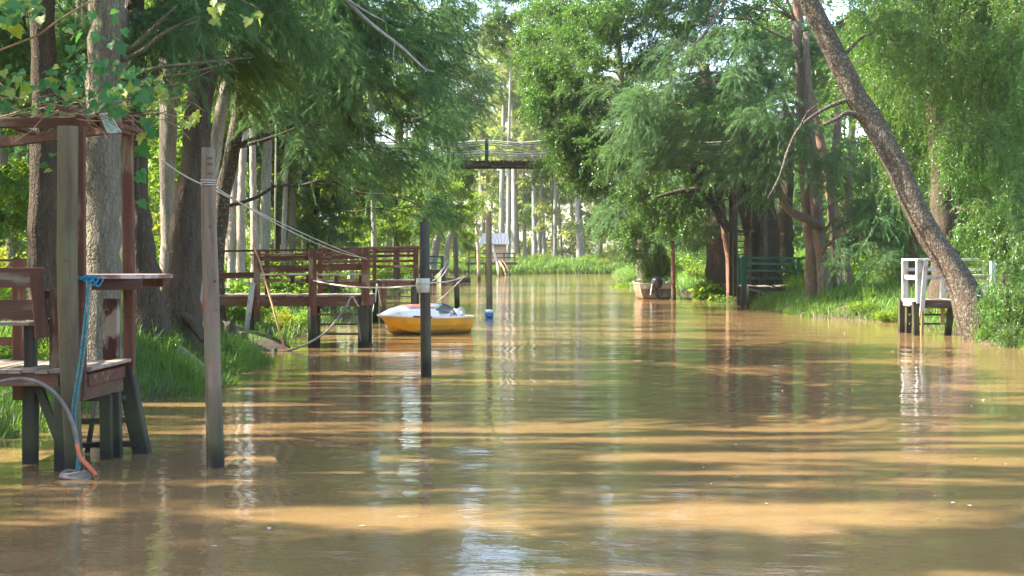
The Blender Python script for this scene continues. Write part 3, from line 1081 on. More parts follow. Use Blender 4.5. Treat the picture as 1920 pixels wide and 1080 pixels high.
tree('casuarina_tree', 'slender pale leaning trunk just left of the tall grey mooring pole', 'tree',
     [[(355, 560, 31, .19), (368, 510, 31, .165), (384, 420, 31, .14), (402, 290, 31, .135), (424, 160, 31, .125), (442, 60, 31, .12), (465, -300, 31, .08)]], BP,
     [('needle', 560, -60, 31, 120, 90, 1.6, 16)], flare=0.3)
tree('casuarina_tree', 'tall casuarina behind the grey mooring pole with long boughs hanging over the river', 'tree',
     [[(396, 560, 36, .30), (402, 500, 36, .25), (420, 360, 36, .20), (446, 220, 36, .18), (466, 40, 36, .17), (490, -350, 36, .1)]], M['bark_lichen'],
     [('needle', 560, 60, 32, 150, 90, 2.4, 15, (.55, 1.0)), ('needle', 690, 140, 33, 130, 125, 2.6, 21, (.55, 1.0)), ('needle_warm', 670, 180, 34.5, 130, 90, 1.6, 15, (.55, .95)), ('needle', 800, 310, 39, 26, 55, .9, 6, (.55, .85)),
      ('needle', 780, 110, 35, 95, 110, 2.4, 21, (.55, 1.0)), ('needle', 735, 290, 36, 85, 55, 1.4, 13, (.6, .95)), ('needle', 850, 40, 37, 50, 80, 1.5, 10, (.6, 1.0)),
      ('needle', 800, 215, 38, 45, 85, 1.4, 11, (.6, .95)), ('needle', 640, 255, 35, 90, 45, 1.3, 9, (.6, .95)), ('needle', 680, 20, 33, 160, 60, 2.0, 22, (.6, 1.05)),
      ('needle', 720, -150, 34, 130, 110, 2.0, 14, (1.1, 1.6)), ('needle', 560, -260, 34, 180, 130, 2.5, 10, (1.2, 1.8)), ('needle', 790, 400, 36.5, 32, 26, .6, 5, (.6, .8)), ('needle', 530, 215, 33, 80, 50, 1.2, 10, (.7, 1.0))],
     limbs=[[(452, 180, 36, .07), (560, 110, 34, .045), (700, 150, 33, .032), (760, 230, 33, .02), (835, 195, 32.6, .01)],
            [(450, 190, 36, .05), (600, 180, 34, .03), (690, 260, 33, .02), (735, 370, 33, .008)],
            [(470, 100, 36, .10), (620, 20, 34, .07), (780, 60, 34, .045), (900, 110, 35, .012)]], flare=0.4)
tree('casuarina_tree', 'pale pair of thin trunks seen over the left end of the red jetty rail', 'tree',
     [[(452, 540, 46, .15), (452, 400, 46, .13), (456, 280, 46, .12), (462, 100, 46, .11)], [(478, 542, 47, .14), (476, 420, 47, .12), (474, 300, 47, .11), (470, 120, 47, .10)]], BP,
     [('needle', 470, 120, 46, 90, 100, 2, 14)])
tree('casuarina_tree', 'pale trunk standing right behind the bamboo pole of the red jetty', 'tree',
     [[(494, 540, 52, .20), (497, 400, 52, .18), (502, 250, 52, .17), (506, 60, 52, .15)]], BF,
     [('needle', 540, 180, 52, 90, 90, 2, 14)])
tree('casuarina_tree', 'thin grey trunk rising behind the first slats of the red jetty bench', 'tree',
     [[(548, 540, 58, .16), (548, 400, 58, .14), (552, 280, 58, .13), (556, 60, 58, .12)]], BG, [('bright', 560, 250, 58, 60, 60, 2, 12)])
tree('leafy_tree', 'dark twin trunk with bright leaves behind the middle of the red jetty', 'tree',
     [[(588, 535, 62, .15), (592, 400, 62, .13), (600, 300, 62, .12), (604, 120, 62, .1)], [(612, 535, 63, .15), (622, 420, 63, .13), (634, 310, 63, .12), (650, 150, 63, .1)]], BD,
     [('bright', 600, 400, 62, 60, 60, 2, 22), ('bright', 660, 400, 64, 60, 70, 2, 24), ('bright', 690, 320, 66, 70, 50, 2, 20), ('bright', 620, 260, 64, 100, 60, 2, 24), ('broad', 620, 90, 62, 110, 110, 3, 24, (1.4, 2.0))])
tree('leafy_tree', 'bushy leafy tree behind the farther red jetty', 'tree',
     [[(742, 520, 84, .2), (745, 430, 84, .17), (750, 300, 84, .15), (752, 100, 84, .12)]], BD,
     [('bright', 740, 420, 84, 60, 55, 2.5, 26, (1, 1.6)), ('bright', 780, 380, 86, 50, 60, 2.5, 22, (1, 1.6)), ('bright', 800, 300, 84, 60, 60, 2.5, 24, (1, 1.6)), ('bright', 700, 350, 80, 50, 50, 2, 18, (1, 1.5)), ('broad', 760, 200, 84, 110, 70, 3, 30, (1.2, 1.8)), ('broad', 700, 60, 84, 120, 110, 3, 30, (1.5, 2.2))])
tree('leafy_tree', 'leafy tree leaning over the water left of the thin pale lamp pole', 'tree',
     [[(806, 500, 112, .32), (818, 460, 112, .30), (832, 410, 112, .28), (850, 330, 112, .24), (860, 200, 112, .15)]], BF,
     [('bright', 840, 370, 108, 40, 55, 3, 30, (1.2, 1.9)), ('broad', 860, 300, 108, 36, 55, 3, 24, (1.2, 1.9)), ('bright', 815, 390, 106, 36, 40, 3, 18, (1.2, 1.8)), ('broad', 850, 200, 110, 60, 70, 3, 26, (1.3, 2)), ('broad', 915, 20, 112, 60, 70, 3, 30, (1.3, 2)), ('bright', 960, 60, 112, 50, 90, 3, 24, (1.3, 2)), ('needle', 885, 170, 112, 34, 50, 2, 12, (1.4, 2)), ('broad', 800, 60, 110, 70, 90, 3, 34, (1.5, 2.2)), ('broad', 780, -90, 100, 90, 90, 3, 30, (1.6, 2.4)), ('broad', 840, 110, 112, 40, 60, 3, 18, (1.4, 2)), ('broad', 795, 150, 108, 45, 60, 3, 30, (1.5, 2.2))])
tree('casuarina_tree', 'second pale leaning trunk behind the green far jetty', 'tree',
     [[(830, 500, 120, .30), (838, 470, 120, .27), (850, 420, 120, .24), (862, 360, 120, .2), (870, 200, 120, .15)]], BF,
     [('bright', 872, 400, 118, 30, 40, 3, 16, (1.2, 1.9)), ('bright', 872, 450, 122, 24, 20, 2, 10, (1.2, 1.6))])

for i, (px, d, r, lean, m, lab) in enumerate(((531, 57, .10, 8, 'bark_pale', 'thin pale stem left of the hanging rope'), (571, 66, .12, -6, 'bark_pale', 'thin pale stem between the grey trunk and the dark twin trunk'), (657, 71, .13, 14, 'bark_far', 'slim pale stem right of the dark twin trunk'), (702, 76, .13, -8, 'bark_far', 'slim pale stem above the right end of the red bench rail'), (432, 50, .11, 14, 'bark_pale', 'slim sunlit stem just right of the tall grey pole'))):
    tree('slender_tree', lab, 'tree', [[(px, 535, d, r * 1.15), (px + lean * .3, 400, d, r), (px + lean, 250, d, r * .9), (px + lean * 1.8, 60, d, r * .75)]], M[m],
         [('bright', px + 10, 180, d, 60, 60, 2, 8, (.9, 1.4))], twigs=1)

# ------------------------------------------------------------------ right bank trees
tree('leaning_tree', 'big lichen covered trunk leaning far out over the river by the white jetty', 'tree',
     [[(1852, 640, 38.5, .50), (1825, 585, 38.5, .44), (1783, 500, 38.8, .36), (1718, 390, 39, .325), (1660, 270, 39.2, .30), (1606, 185, 39.3, .29), (1560, 90, 39.4, .27), (1515, 0, 39.5, .25), (1440, -160, 39.5, .2), (1350, -420, 39.5, .1)]],
     M['bark_lichen'],
     [('willow', 1690, 60, 40.5, 90, 110, 1.5, 24), ('willow', 1420, -260, 39.5, 220, 150, 3, 26, (1.4, 2.0))],
     limbs=[[(1592, 185, 39.3, .07), (1545, 205, 39.0, .05), (1500, 238, 38.8, .042), (1478, 280, 38.6, .036), (1462, 330, 38.5, .03), (1440, 372, 38.4, .02)],
            [(1618, 222, 39.2, .09), (1590, 212, 39, .075), (1570, 222, 38.9, .06), (1544, 234, 38.8, .045)],
            [(1500, 238, 38.8, .03), (1515, 210, 38.6, .02), (1540, 190, 38.4, .008)]], flare=0.45, n=20, rough=0.13)
tree('casuarina_tree', 'clump of mossy footed casuarina stems standing at the edge right of the green jetty', 'tree',
     [[(1524, 556, 57, .30), (1522, 480, 57, .25), (1515, 400, 57, .24), (1505, 280, 57, .22), (1500, 140, 57, .19), (1492, 40, 57, .2)],
      [(1548, 560, 56.6, .27), (1540, 480, 56.6, .24), (1530, 380, 56.6, .25), (1532, 320, 56.6, .22), (1520, 250, 56.6, .18), (1512, 60, 56.6, .12)],
      [(1568, 562, 57.4, .24), (1566, 480, 57.4, .2), (1560, 380, 57.4, .19), (1570, 240, 57.4, .15), (1575, 60, 57.4, .1)],
      [(1590, 560, 58, .22), (1586, 470, 58, .19), (1590, 360, 58, .16), (1600, 200, 58, .13)]], M['bark_brown'],
     [('needle', 1210, 190, 54, 100, 60, 2.0, 22, (.7, 1.2)), ('needle', 1340, 110, 55, 140, 100, 2.5, 44, (.75, 1.3)), ('needle', 1440, 230, 54, 90, 90, 2.2, 30, (.7, 1.2)),
      ('needle', 1270, 260, 56, 110, 50, 2, 24, (.9, 1.4)), ('needle', 1610, 420, 54, 55, 50, 1.2, 14), ('needle', 1660, 400, 53, 50, 60, 1.2, 12), ('needle', 1590, 310, 54, 60, 50, 1.5, 14),
      ('needle', 1560, 100, 58, 90, 100, 2, 20, (1, 1.4)), ('broad', 1150, 70, 56, 90, 80, 2, 40, (.8, 1.3)), ('broad', 1250, 30, 57, 100, 60, 2, 30, (.8, 1.3)), ('needle', 1290, -20, 56, 110, 60, 2, 22, (.8, 1.3)), ('broad', 1200, 290, 58, 110, 50, 2, 34, (.8, 1.2)), ('needle', 1530, 330, 53, 40, 50, 1, 9, (.6, .9)), ('needle', 1640, 470, 52, 45, 35, 1, 9, (.6, .9)), ('needle', 1420, 310, 54, 60, 45, 1.2, 12, (.7, 1.0)), ('needle', 1575, 480, 52.5, 20, 30, .6, 5, (.5, .7)), ('needle', 1360, -160, 56, 330, 130, 4, 40, (1.5, 2.2)), ('needle', 1430, 340, 55, 40, 40, 1, 8, (.7, 1.0))],
     limbs=[[(1538, 425, 56.4, .20), (1515, 412, 55.5, .18), (1480, 395, 55, .16), (1462, 360, 55, .14), (1445, 310, 55, .12), (1428, 255, 55, .08), (1418, 200, 55, .03)],
            [(1505, 230, 57, .08), (1420, 150, 55.5, .06), (1310, 160, 54.5, .04), (1210, 200, 54, .012)],
            [(1372, -20, 55, .07), (1330, 50, 54.6, .06), (1290, 95, 54.2, .05), (1246, 118, 54, .035), (1206, 100, 53.8, .015)]], flare=0.35)
tree('casuarina_tree', 'peeling reddish bare stem above the clump behind the leaning trunk', 'tree',
     [[(1580, 545, 60, .24), (1560, 380, 60, .21), (1520, 180, 60, .19), (1500, 60, 60, .2), (1490, -100, 60, .17), (1480, -400, 60, .1)]], M['bark_red'],
     [('needle', 1480, -300, 60, 160, 140, 3, 18, (1.5, 2.2))])
tree('old_tree', 'cluster of thick dark trunks behind the green jetty with one long low limb', 'tree',
     [[(1412, 530, 67, .62), (1416, 470, 67, .50), (1414, 400, 67, .46), (1400, 330, 67, .36), (1390, 220, 67, .25)],
      [(1446, 530, 67.5, .50), (1444, 450, 67.5, .44), (1436, 370, 67.5, .40), (1425, 260, 67.5, .28), (1420, 100, 67.5, .2)],
      [(1476, 530, 68.5, .46), (1470, 440, 68.5, .40), (1474, 350, 68.5, .34), (1480, 200, 68.5, .24)]], BD,
     [('broad', 1330, 320, 67, 90, 40, 2.2, 34, (1, 1.5)), ('broad', 1270, 400, 66, 60, 40, 2, 26, (1, 1.4)), ('broad', 1400, 270, 66, 90, 60, 2.2, 34, (1, 1.5)), ('broad', 1300, 250, 66.5, 90, 50, 2, 26, (1, 1.5)), ('broad', 1420, 60, 68, 150, 120, 4, 40, (1.4, 2)), ('broad', 1310, 440, 72, 40, 30, 1.5, 14)],
     limbs=[[(1408, 440, 66.6, .34), (1396, 395, 66, .26), (1370, 365, 65.5, .20), (1330, 356, 65, .16), (1280, 358, 64.5, .12), (1230, 370, 64, .05)],
            [(1402, 380, 66.6, .2), (1370, 340, 66, .14), (1320, 330, 65.5, .1), (1270, 300, 65, .04)]], flare=0.4, flute=5, famp=0.14)
tree('old_tree', 'dark brown trunk left of the bridge stairs', 'tree',
     [[(1345, 520, 74, .62), (1344, 440, 74, .55), (1338, 370, 74, .50), (1330, 280, 74, .4), (1320, 120, 74, .25)]], BD,
     [('broad', 1300, 200, 74, 100, 90, 3, 36, (1.2, 1.8))])
tree('dead_tree', 'bare tan trunk hooked over at the top left of the bridge stairs', 'dead tree',
     [[(1372, 520, 70, .2), (1366, 480, 70, .17), (1359, 440, 70, .16), (1354, 405, 70, .15), (1346, 388, 70, .13), (1338, 392, 70, .11), (1332, 402, 70, .10)]], M['bark_red'], [], twigs=0)
tree('leafy_tree', 'broad leafy tree hanging over the river above the moored outboard boat', 'tree',
     [[(1206, 545, 78, .40), (1205, 500, 78, .34), (1206, 420, 78, .30), (1195, 320, 77, .26), (1170, 180, 76, .2), (1150, 0, 76, .12)]], BG,
     [('broad', 1040, 120, 61, 85, 110, 2.5, 60, (.9, 1.5)), ('broad', 1130, 240, 61, 100, 95, 2.5, 60, (.9, 1.5)), ('broad', 1085, 325, 62, 85, 45, 2.0, 40, (.9, 1.4)), ('broad', 1060, 265, 60.5, 50, 50, 1.5, 26, (.8, 1.2)),
      ('broad', 1225, 420, 74, 45, 60, 1.8, 34, (.9, 1.4)), ('broad', 1018, 175, 62, 34, 85, 1.6, 22, (.8, 1.2)), ('broad', 1190, 340, 72, 70, 50, 2, 34, (1, 1.5)), ('broad', 1010, 30, 72, 55, 60, 2, 22, (1, 1.5)),
      ('willow', 1228, 495, 74.5, 30, 42, 1.0, 30, (.8, 1.2)), ('broad', 1180, 455, 74.5, 26, 40, 1.2, 16, (.8, 1.2)), ('broad', 1110, 20, 72, 80, 70, 2.5, 30, (1.1, 1.6)), ('broad', 1050, -150, 72, 90, 110, 4, 26, (1.5, 2.2)), ('needle', 1165, 400, 76, 40, 45, 1.5, 16, (1, 1.4))], twigs=3)
tree('willow_tree', 'large willow filling the bank behind the white jetty', 'tree',
     [[(1776, 560, 46, .50), (1775, 480, 46, .43), (1770, 400, 46, .40), (1768, 310, 46, .38), (1750, 200, 46, .28), (1730, 60, 46, .2)],
      [(1715, 545, 52, .2), (1712, 400, 52, .18), (1704, 250, 52, .15), (1690, 120, 52, .12)]], M['bark_dark'],
     [('willow', 1760, 110, 43, 130, 130, 2.2, 60), ('willow', 1850, 270, 41.5, 85, 120, 1.8, 46), ('willow', 1640, 110, 47, 80, 120, 2, 30), ('willow', 1690, 270, 48, 70, 90, 2, 26),
      ('willow', 1880, 80, 41, 80, 110, 2, 44), ('willow', 1930, 0, 42, 60, 80, 2, 20), ('willow', 1800, 0, 43, 120, 50, 2, 30), ('broad', 1740, 250, 50, 130, 150, 2, 50), ('broad', 1850, 200, 50, 100, 160, 2, 40), ('willow', 1870, 430, 42, 60, 60, 1.5, 24), ('willow', 1780, -200, 43, 230, 150, 3, 34, (1.4, 2.0)), ('willow', 1840, 400, 47, 80, 70, 2, 26), ('willow', 1700, 400, 54, 60, 60, 2, 18)], twigs=3)
tree('willow_bush', 'drooping willow bush trailing in the water at the foot of the leaning trunk', 'bush',
     [[(1900, 640, 36.5, .10), (1895, 600, 36.5, .08), (1888, 560, 36.5, .06), (1880, 520, 36.5, .03)]], BD,
     [('willow', 1905, 570, 36.3, 40, 55, 1.0, 24, (.65, .95)), ('willow', 1905, 625, 35.6, 28, 22, .6, 9, (.55, .75)), ('willow', 1868, 605, 37, 22, 34, .6, 9, (.55, .75)), ('broad', 1900, 600, 37.2, 45, 40, .8, 14, (.7, 1.0)), ('willow', 1945, 480, 36.5, 36, 50, 1, 9)])

# ------------------------------------------------------------------ background woods
CROWNS = {'mid': [far_crown('broad', 22, 3.6, 4.6, (1.6, 2.6)) for _ in range(2)],
          'bright': [far_crown('bright', 22, 3.2, 4.2, (1.5, 2.4)) for _ in range(2)],
          'needle': [far_crown('needle', 20, 2.8, 5.0, (1.6, 2.6)) for _ in range(2)],
          'pale': [far_crown('bright', 26, 3.4, 7.0, (1.8, 3.0), ['hazed_leaf', 'twig']) for _ in range(2)],
          'palen': [far_crown('needle', 24, 3.0, 7.0, (1.8, 3.0), ['hazed_leaf', 'twig']) for _ in range(2)]}
TRUNKS = []
for k in range(3):
    mb, _, _ = trunk_mesh([(Vector((0, 0, -0.3)), 1.1), (Vector((0.1 * k, 0, 3)), .9), (Vector((0.2, 0.3 * k - .3, 9)), .75), (Vector((0.5 - .3 * k, 0, 18)), .3)], 9, 0.07, k, samples=14, flare=0.3)
    me = bpy.data.meshes.new('trunk')
    me.from_pydata([tuple(v) for v in mb.v], [], mb.f)
    me.polygons.foreach_set('use_smooth', [True] * len(me.polygons))
    TRUNKS.append(me)
TRM = {}


def trunk_of(k, mat):
    key = (k, mat)
    if key not in TRM:
        me = TRUNKS[k].copy()
        me.materials.append(M[mat])
        TRM[key] = me
    return TRM[key]


def back_tree(x, y, kind, r, h, cz, sx, sz, mat, label, group, name='tree', sy=None):
    z = float(ground_h(x, y)) - 0.1
    root = thing(name, (x, y, z), label, 'tree', group)
    t = put(trunk_of(random.randrange(3), mat), 'trunk', root, (x, y, z), (0, 0, random.uniform(0, 6.28)), 1)
    t.scale = (r, r, h / 18.0)
    t.rotation_euler = (random.gauss(0, .035), random.gauss(0, .035), random.uniform(0, 6.28))
    for k, c in enumerate(cz):
        put(random.choice(CROWNS[kind]), 'crown', root, (x + random.uniform(-.5, .5), y + random.uniform(-.5, .5), z + c), (0, 0, random.uniform(0, 6.28) if sy is None else random.choice((0, 3.14159))), (sx, sx if sy is None else sy, sz))
    return root


gl = 'trees in the wood behind the left bank'
ll = 'leafy tree in the wood behind the left bank'
for i in range(30):
    y = random.uniform(52, 165)
    x = -9.5 - random.uniform(0, 1) ** 1.3 * (0.36 * y - 2)
    k = random.choice(['bright', 'bright', 'needle', 'bright'])
    back_tree(x, y, k, random.uniform(.14, .3), 17, (random.uniform(5, 8), random.uniform(10, 13))[:1 + i % 2], random.uniform(.8, 1.15), random.uniform(.8, 1.1), random.choice(['bark_far', 'bark_grey', 'bark_pale']), ll, gl)
gr = 'trees in the wood behind the right bank'
lr = 'leafy tree in the wood behind the right bank'
for i in range(36):
    y = random.uniform(62, 168)
    x = max(14.0, float(np.interp(y, RB[:, 0], RB[:, 1])) + 3.5) + random.uniform(0, 1) ** 1.3 * (0.36 * y - 6)
    k = random.choice(['mid', 'mid', 'needle', 'bright'])
    back_tree(x, y, k, random.uniform(.16, .34), 17, (random.uniform(5, 8), random.uniform(11, 14)), random.uniform(.8, 1.2), random.uniform(.8, 1.1), random.choice(['bark_dark', 'bark_grey', 'bark_brown']), lr, gr)
gf = 'tall pale trunked trees along the far bank'
lf = 'tall slender pale trunked tree on the far bank at the river bend'
for i in range(20):
    x = -9 + 44 * (i + random.uniform(0, 1)) / 20
    y = random.uniform(179, 245)
    k = random.choice(['pale', 'palen', 'pale', 'bright'])
    back_tree(x, y, k, random.uniform(.22, .42), 26, (random.uniform(7, 11), random.uniform(14, 18), random.uniform(22, 27)), random.uniform(.8, 1.1), random.uniform(.65, .9), random.choice(['bark_far', 'bark_grey', 'bark_far']), lf, gf)
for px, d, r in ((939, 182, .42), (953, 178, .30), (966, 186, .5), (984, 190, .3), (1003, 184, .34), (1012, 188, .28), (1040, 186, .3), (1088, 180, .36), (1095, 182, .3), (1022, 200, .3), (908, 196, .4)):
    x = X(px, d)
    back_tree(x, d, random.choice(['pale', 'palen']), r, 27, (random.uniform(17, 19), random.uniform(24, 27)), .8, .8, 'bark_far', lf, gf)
# the wood to the left of the camera whose trunks and crowns break the sunlight over the river
gs = 'tall trees of the left bank wood'
ls = 'tall tree of the left bank wood beside the river'
for y0, y1 in ((5.0, 8.5), (8.7, 12.4), (13.6, 16.0), (17.0, 18.5), (19.7, 22.1), (23.2, 24.2), (25.6, 27.2), (28.0, 33.2), (34.2, 36.3), (37.3, 39.5), (40.6, 44.4), (45.6, 49.2), (50.6, 54.0), (55.6, 60)):
    yc, hw = (y0 + y1) / 2, (y1 - y0) / 2
    for x in (-11.5, -17.0, -22.5) if yc < 33 else (-11.5, -16.5):
        if x < -0.36 * yc - 2.2 or yc > 33:
            back_tree(x, yc, 'mid', .22, 17, (5.5, 10, 14.5, 19, 22.5) if yc < 13 else (5.5, 10, 14.5, 19) if yc < 33 else (13.0,), .8, .75, 'bark_grey', ls, gs, sy=hw / (3.6 if yc < 13 else 4.4))

# ------------------------------------------------------------------ undergrowth bushes
def shrub(kind, px, py, d, s, label, group=None, name='shrub', zoff=0.0, sz=1.0):
    x, y = X(px, d), d
    z = float(ground_h(x, y)) - 0.05 + zoff
    root = thing(name, (x, y, z), label, 'shrub', group)
    put(random.choice(PROTO[kind]), 'foliage', root, (x, y, z), (0, 0, random.uniform(0, 6.28)), (s, s, s * sz))
    return root


lu, gu = 'low leafy shrub in the undergrowth of the left bank', 'undergrowth shrubs of the left bank'
for i in range(75):
    d = random.uniform(36, 150)
    lo = X(0, d) - 1
    hi = float(np.interp(d, LB[:, 0], LB[:, 1])) - 1.2
    x = hi - (hi - lo) * random.uniform(0, 1) ** 1.4
    shrub(random.choice(['bush', 'bush', 'dbush', 'ybush', 'bush']), 960 + x / d * FPX, 0, d, random.uniform(1.0, 2.2), lu, gu)
lv, gv = 'leafy shrub in the undergrowth of the right bank', 'undergrowth shrubs of the right bank'
for i in range(60):
    d = random.uniform(58, 150)
    lo = float(np.interp(d, RB[:, 0], RB[:, 1])) + 1.6
    hi = X(1920, d)
    x = lo + (hi - lo) * random.uniform(0, 1) ** 1.2
    shrub(random.choice(['bush', 'dbush', 'dbush', 'bush']), 960 + x / d * FPX, 0, d, random.uniform(1.0, 2.4), lv, gv)
lw_, gw = 'low green shrub along the grassy far bank', 'shrubs along the far bank'
for i in range(26):
    d = random.uniform(176, 182)
    shrub(random.choice(['bush', 'dbush', 'bush', 'ybush']), random.uniform(850, 1180), 0, d, random.uniform(1.2, 2.2), lw_, gw)
shrub('ybush', 268, 0, 46, 2.6, 'shrub coloured yellow for sunlight, glowing between two dark trunks', zoff=.3)
shrub('bush', 20, 0, 30, 1.7, 'bright green shrub behind the bench back slats')
shrub('bush', 15, 0, 24, .9, 'bright leafy shrub below the bench seat of the near deck')
shrub('bush', 75, 0, 26.5, .9, 'light green shrub between the bench end and the grey post')
shrub('bush', -8, 0, 21, .75, 'sunlit leafy weeds at the left edge under the bench seat', sz=.9)
shrub('bush', 52, 0, 21.5, .7, 'bright leafy weeds seen between the bench posts', sz=.9)
shrub('bush', 95, 0, 22.5, .65, 'leafy weeds seen right behind the olive post', sz=.9)
shrub('dbush', 300, 0, 24.6, .55, 'added dark shrub for shade in the grass below the leaning trunk roots', sz=.8)  # two dark shrubs added to make the bright grass here read shaded
shrub('dbush', 415, 0, 28.6, .5, 'added dark low shrub for shade at the water edge right of the tall grey pole', sz=.8)
shrub('bush', 180, 0, 25, .75, 'low fern like shrub between the two red pergola posts')
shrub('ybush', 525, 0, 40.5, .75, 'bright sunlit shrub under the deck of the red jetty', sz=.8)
shrub('bush', 470, 0, 39.5, .8, 'green shrub under the left end of the red jetty deck', sz=.8)
shrub('bush', 560, 0, 42, .8, 'leafy shrub at the water edge behind the jetty post', sz=.8)
shrub('ginger', 1462, 0, 69, 2.1, 'bright clump of long arching strap leaves behind the green jetty', name='ginger_plant')
shrub('ginger', 1492, 0, 66, 1.7, 'second clump of strap leaves at the right end of the green rail', name='ginger_plant')
shrub('bigleaf', 1335, 0, 73, 1.3, 'large leaved plant at the foot of the dark trunk', name='large_leaved_plant')
shrub('dbush', 1300, 0, 74, 1.5, 'dark bush on the bank between the outboard boat and the green jetty')
shrub('dbush', 1352, 0, 68, 1.2, 'rounded grey green bush at the water left of the green jetty', sz=.9)
shrub('bush', 1172, 0, 102, 1.6, 'sunlit grassy bush at the tip of the bank left of the outboard boat', sz=.7)
shrub('bush', 1620, 0, 51, .8, 'fresh green weeds on the bank left of the white jetty', sz=.75)
shrub('bush', 1560, 0, 54, .8, 'fresh green weeds at the feet of the casuarina clump', sz=.7)
shrub('bush', 1670, 0, 49, .8, 'weedy bush against the white jetty post', sz=.75)
shrub('bush', 1790, 0, 44, .8, 'bright weeds under the deck of the white jetty', sz=.75)


# ------------------------------------------------------------------ grass on the banks
def build_grass():
    fb = FB()

    def patch(n, xr, yr, hmin, hmax, wd, smin=-0.12, smax=9, clump=0.6):
        x = rng.uniform(*xr, n)
        y = rng.uniform(*yr, n)
        xl = np.interp(y, LB[:, 0], LB[:, 1]) + 0.22 * np.sin(y * 1.1) + 0.12 * np.sin(y * 2.7 + 1)
        xr_ = np.interp(y, RB[:, 0], RB[:, 1]) + 0.30 * np.sin(y * 0.8) + 0.15 * np.sin(y * 2.1 + 2)
        s = np.maximum(np.maximum(xl - x, x - xr_), y - 174.0)
        nz = hnoise(x * 0.9 + 4, y * 0.9)
        ok = (s > smin + 0.15 * nz) & (s < smax) & (nz > -clump)
        # bare mud in front of the red jetty
        ok &= ~((x > -8.2) & (y > 32.3) & (y < 37.4) & (x < -5.0))
        x, y, s, nz = x[ok], y[ok], s[ok], nz[ok]
        m = len(x)
        base = np.stack([x, y, ground_h(x, y) - 0.02], 1)
        h = rng.uniform(hmin, hmax, m) * (0.75 + 0.5 * (nz + 0.5)) * rng.uniform(0.6, 1.25, m)
        lean = rng.normal(size=(m, 3)) * 0.34
        side_out = np.where(x < 0, 1.0, -1.0) * np.clip(0.6 - s, 0, 0.6) * 0.6
        lean[:, 0] += side_out
        d1 = unit(np.stack([lean[:, 0], lean[:, 1], np.ones(m)], 1))
        mid = base + d1 * h[:, None] * 0.6
        d2 = unit(d1 + np.stack([lean[:, 0] * 2.2, lean[:, 1] * 2.2, -0.35 * np.ones(m)], 1))
        tip = mid + d2 * h[:, None] * 0.5
        a = rng.uniform(0, 6.28, m)
        sd = np.stack([np.cos(a), np.sin(a), np.zeros(m)], 1) * wd * 0.5
        V = np.stack([base - sd, base + sd, mid + sd * 0.8, mid - sd * 0.8, tip], 1).reshape(-1, 3)
        k = np.arange(m) * 5
        F = np.concatenate([np.stack([k, k + 1, k + 2], 1), np.stack([k, k + 2, k + 3], 1), np.stack([k + 3, k + 2, k + 4], 1)])
        tone = np.clip(0.42 + 0.28 * nz + 0.2 * rng.normal(size=m), 0, 1)
        fb.add(V, F, np.concatenate([tone] * 3), 0)

    patch(9000, (-9.5, -6.0), (17.5, 21), 0.16, 0.42, 0.011, smax=3)
    patch(46000, (-10.5, -4.9), (21, 33), 0.16, 0.42, 0.013, smax=4.5)
    patch(20000, (-16, -5.5), (33, 62), 0.18, 0.42, 0.022, smax=8)
    patch(9000, (-14, -6.2), (62, 172), 0.3, 0.6, 0.05, smax=5)
    patch(42000, (9.8, 19), (42, 66), 0.22, 0.55, 0.022, smax=6.5)
    patch(16000, (8, 16), (66, 172), 0.35, 0.75, 0.05, smax=4)
    patch(5000, (12.5, 17), (33, 42), 0.2, 0.5, 0.018, smax=4)
    patch(20000, (-9, 16), (173.5, 181), 0.5, 1.25, 0.09, smax=8, clump=2)
    # taller tufts and weeds, thickest at the water edge
    for (n, xr, yr, s) in ((190, (-10, -5), (19, 33), (.35, .8)), (90, (-13, -5.8), (37, 62), (.4, .9)), (300, (10, 17), (43, 64), (.4, 1.0)), (120, (8.5, 13), (64, 120), (.6, 1.4)), (60, (12, 15), (34, 42), (.5, .9)), (90, (-9, 14), (174, 178), (1.2, 2.2))):
        for i in range(n):
            x, y = rng.uniform(*xr), rng.uniform(*yr)
            h = float(ground_h(x, y))
            if h < 0.02 or (x > -8.2 and 32.3 < y < 37.4 and x < -5) or hnoise(x * .7 + 1, y * .7) < -.25:
                continue
            m = Matrix.Translation((x, y, h - .03)) @ Matrix.Rotation(rng.uniform(0, 6.28), 4, 'Z') @ Matrix.Scale(rng.uniform(*s), 4)
            fb.merge(FBS['reed'][rng.integers(2)], [m])
    me = fb.mesh('grass', ['grass'])
    o = bpy.data.objects.new('grass', me)
    C.objects.link(o)
    tag(o, 'fresh green grass growing along both river banks', 'grass', kind='stuff')


build_grass()


def wood_mass(name, label, n, sampler, mats, s=(2.0, 3.6)):
    """the depth of the wood, where no single tree can be told from the next"""
    fb = FB()
    for i in range(n):
        x, y, hgt = sampler()
        z = float(ground_h(x, y)) + hgt
        m = Matrix.Translation((x, y, z)) @ Euler((rng.uniform(-.3, .3), rng.uniform(-.3, .3), rng.uniform(0, 6.28))).to_matrix().to_4x4() @ Matrix.Scale(rng.uniform(*s), 4)
        fb.merge(FBS['mass'][rng.integers(3)], [m])
    o = bpy.data.objects.new(name, fb.mesh(name, mats))
    C.objects.link(o)
    tag(o, label, 'wood', kind='stuff')


def left_deep():
    y = rng.uniform(55, 185)
    return -0.30 * y - 4 - rng.uniform(0, 26) * rng.uniform(0.3, 1), y, rng.uniform(0, 1) ** 1.5 * 7


def left_front():
    y = rng.uniform(85, 175)
    return float(np.interp(y, LB[:, 0], LB[:, 1])) - 4 - rng.uniform(0, 1) ** 1.4 * (.36 * y - 8), y, rng.uniform(0, 1) ** 1.6 * 7


def right_deep():
    y = rng.uniform(70, 185)
    return max(18, .2 * y) + rng.uniform(0, 1) ** 1.2 * (.24 * y), y, rng.uniform(0, 1) ** 1.4 * 12


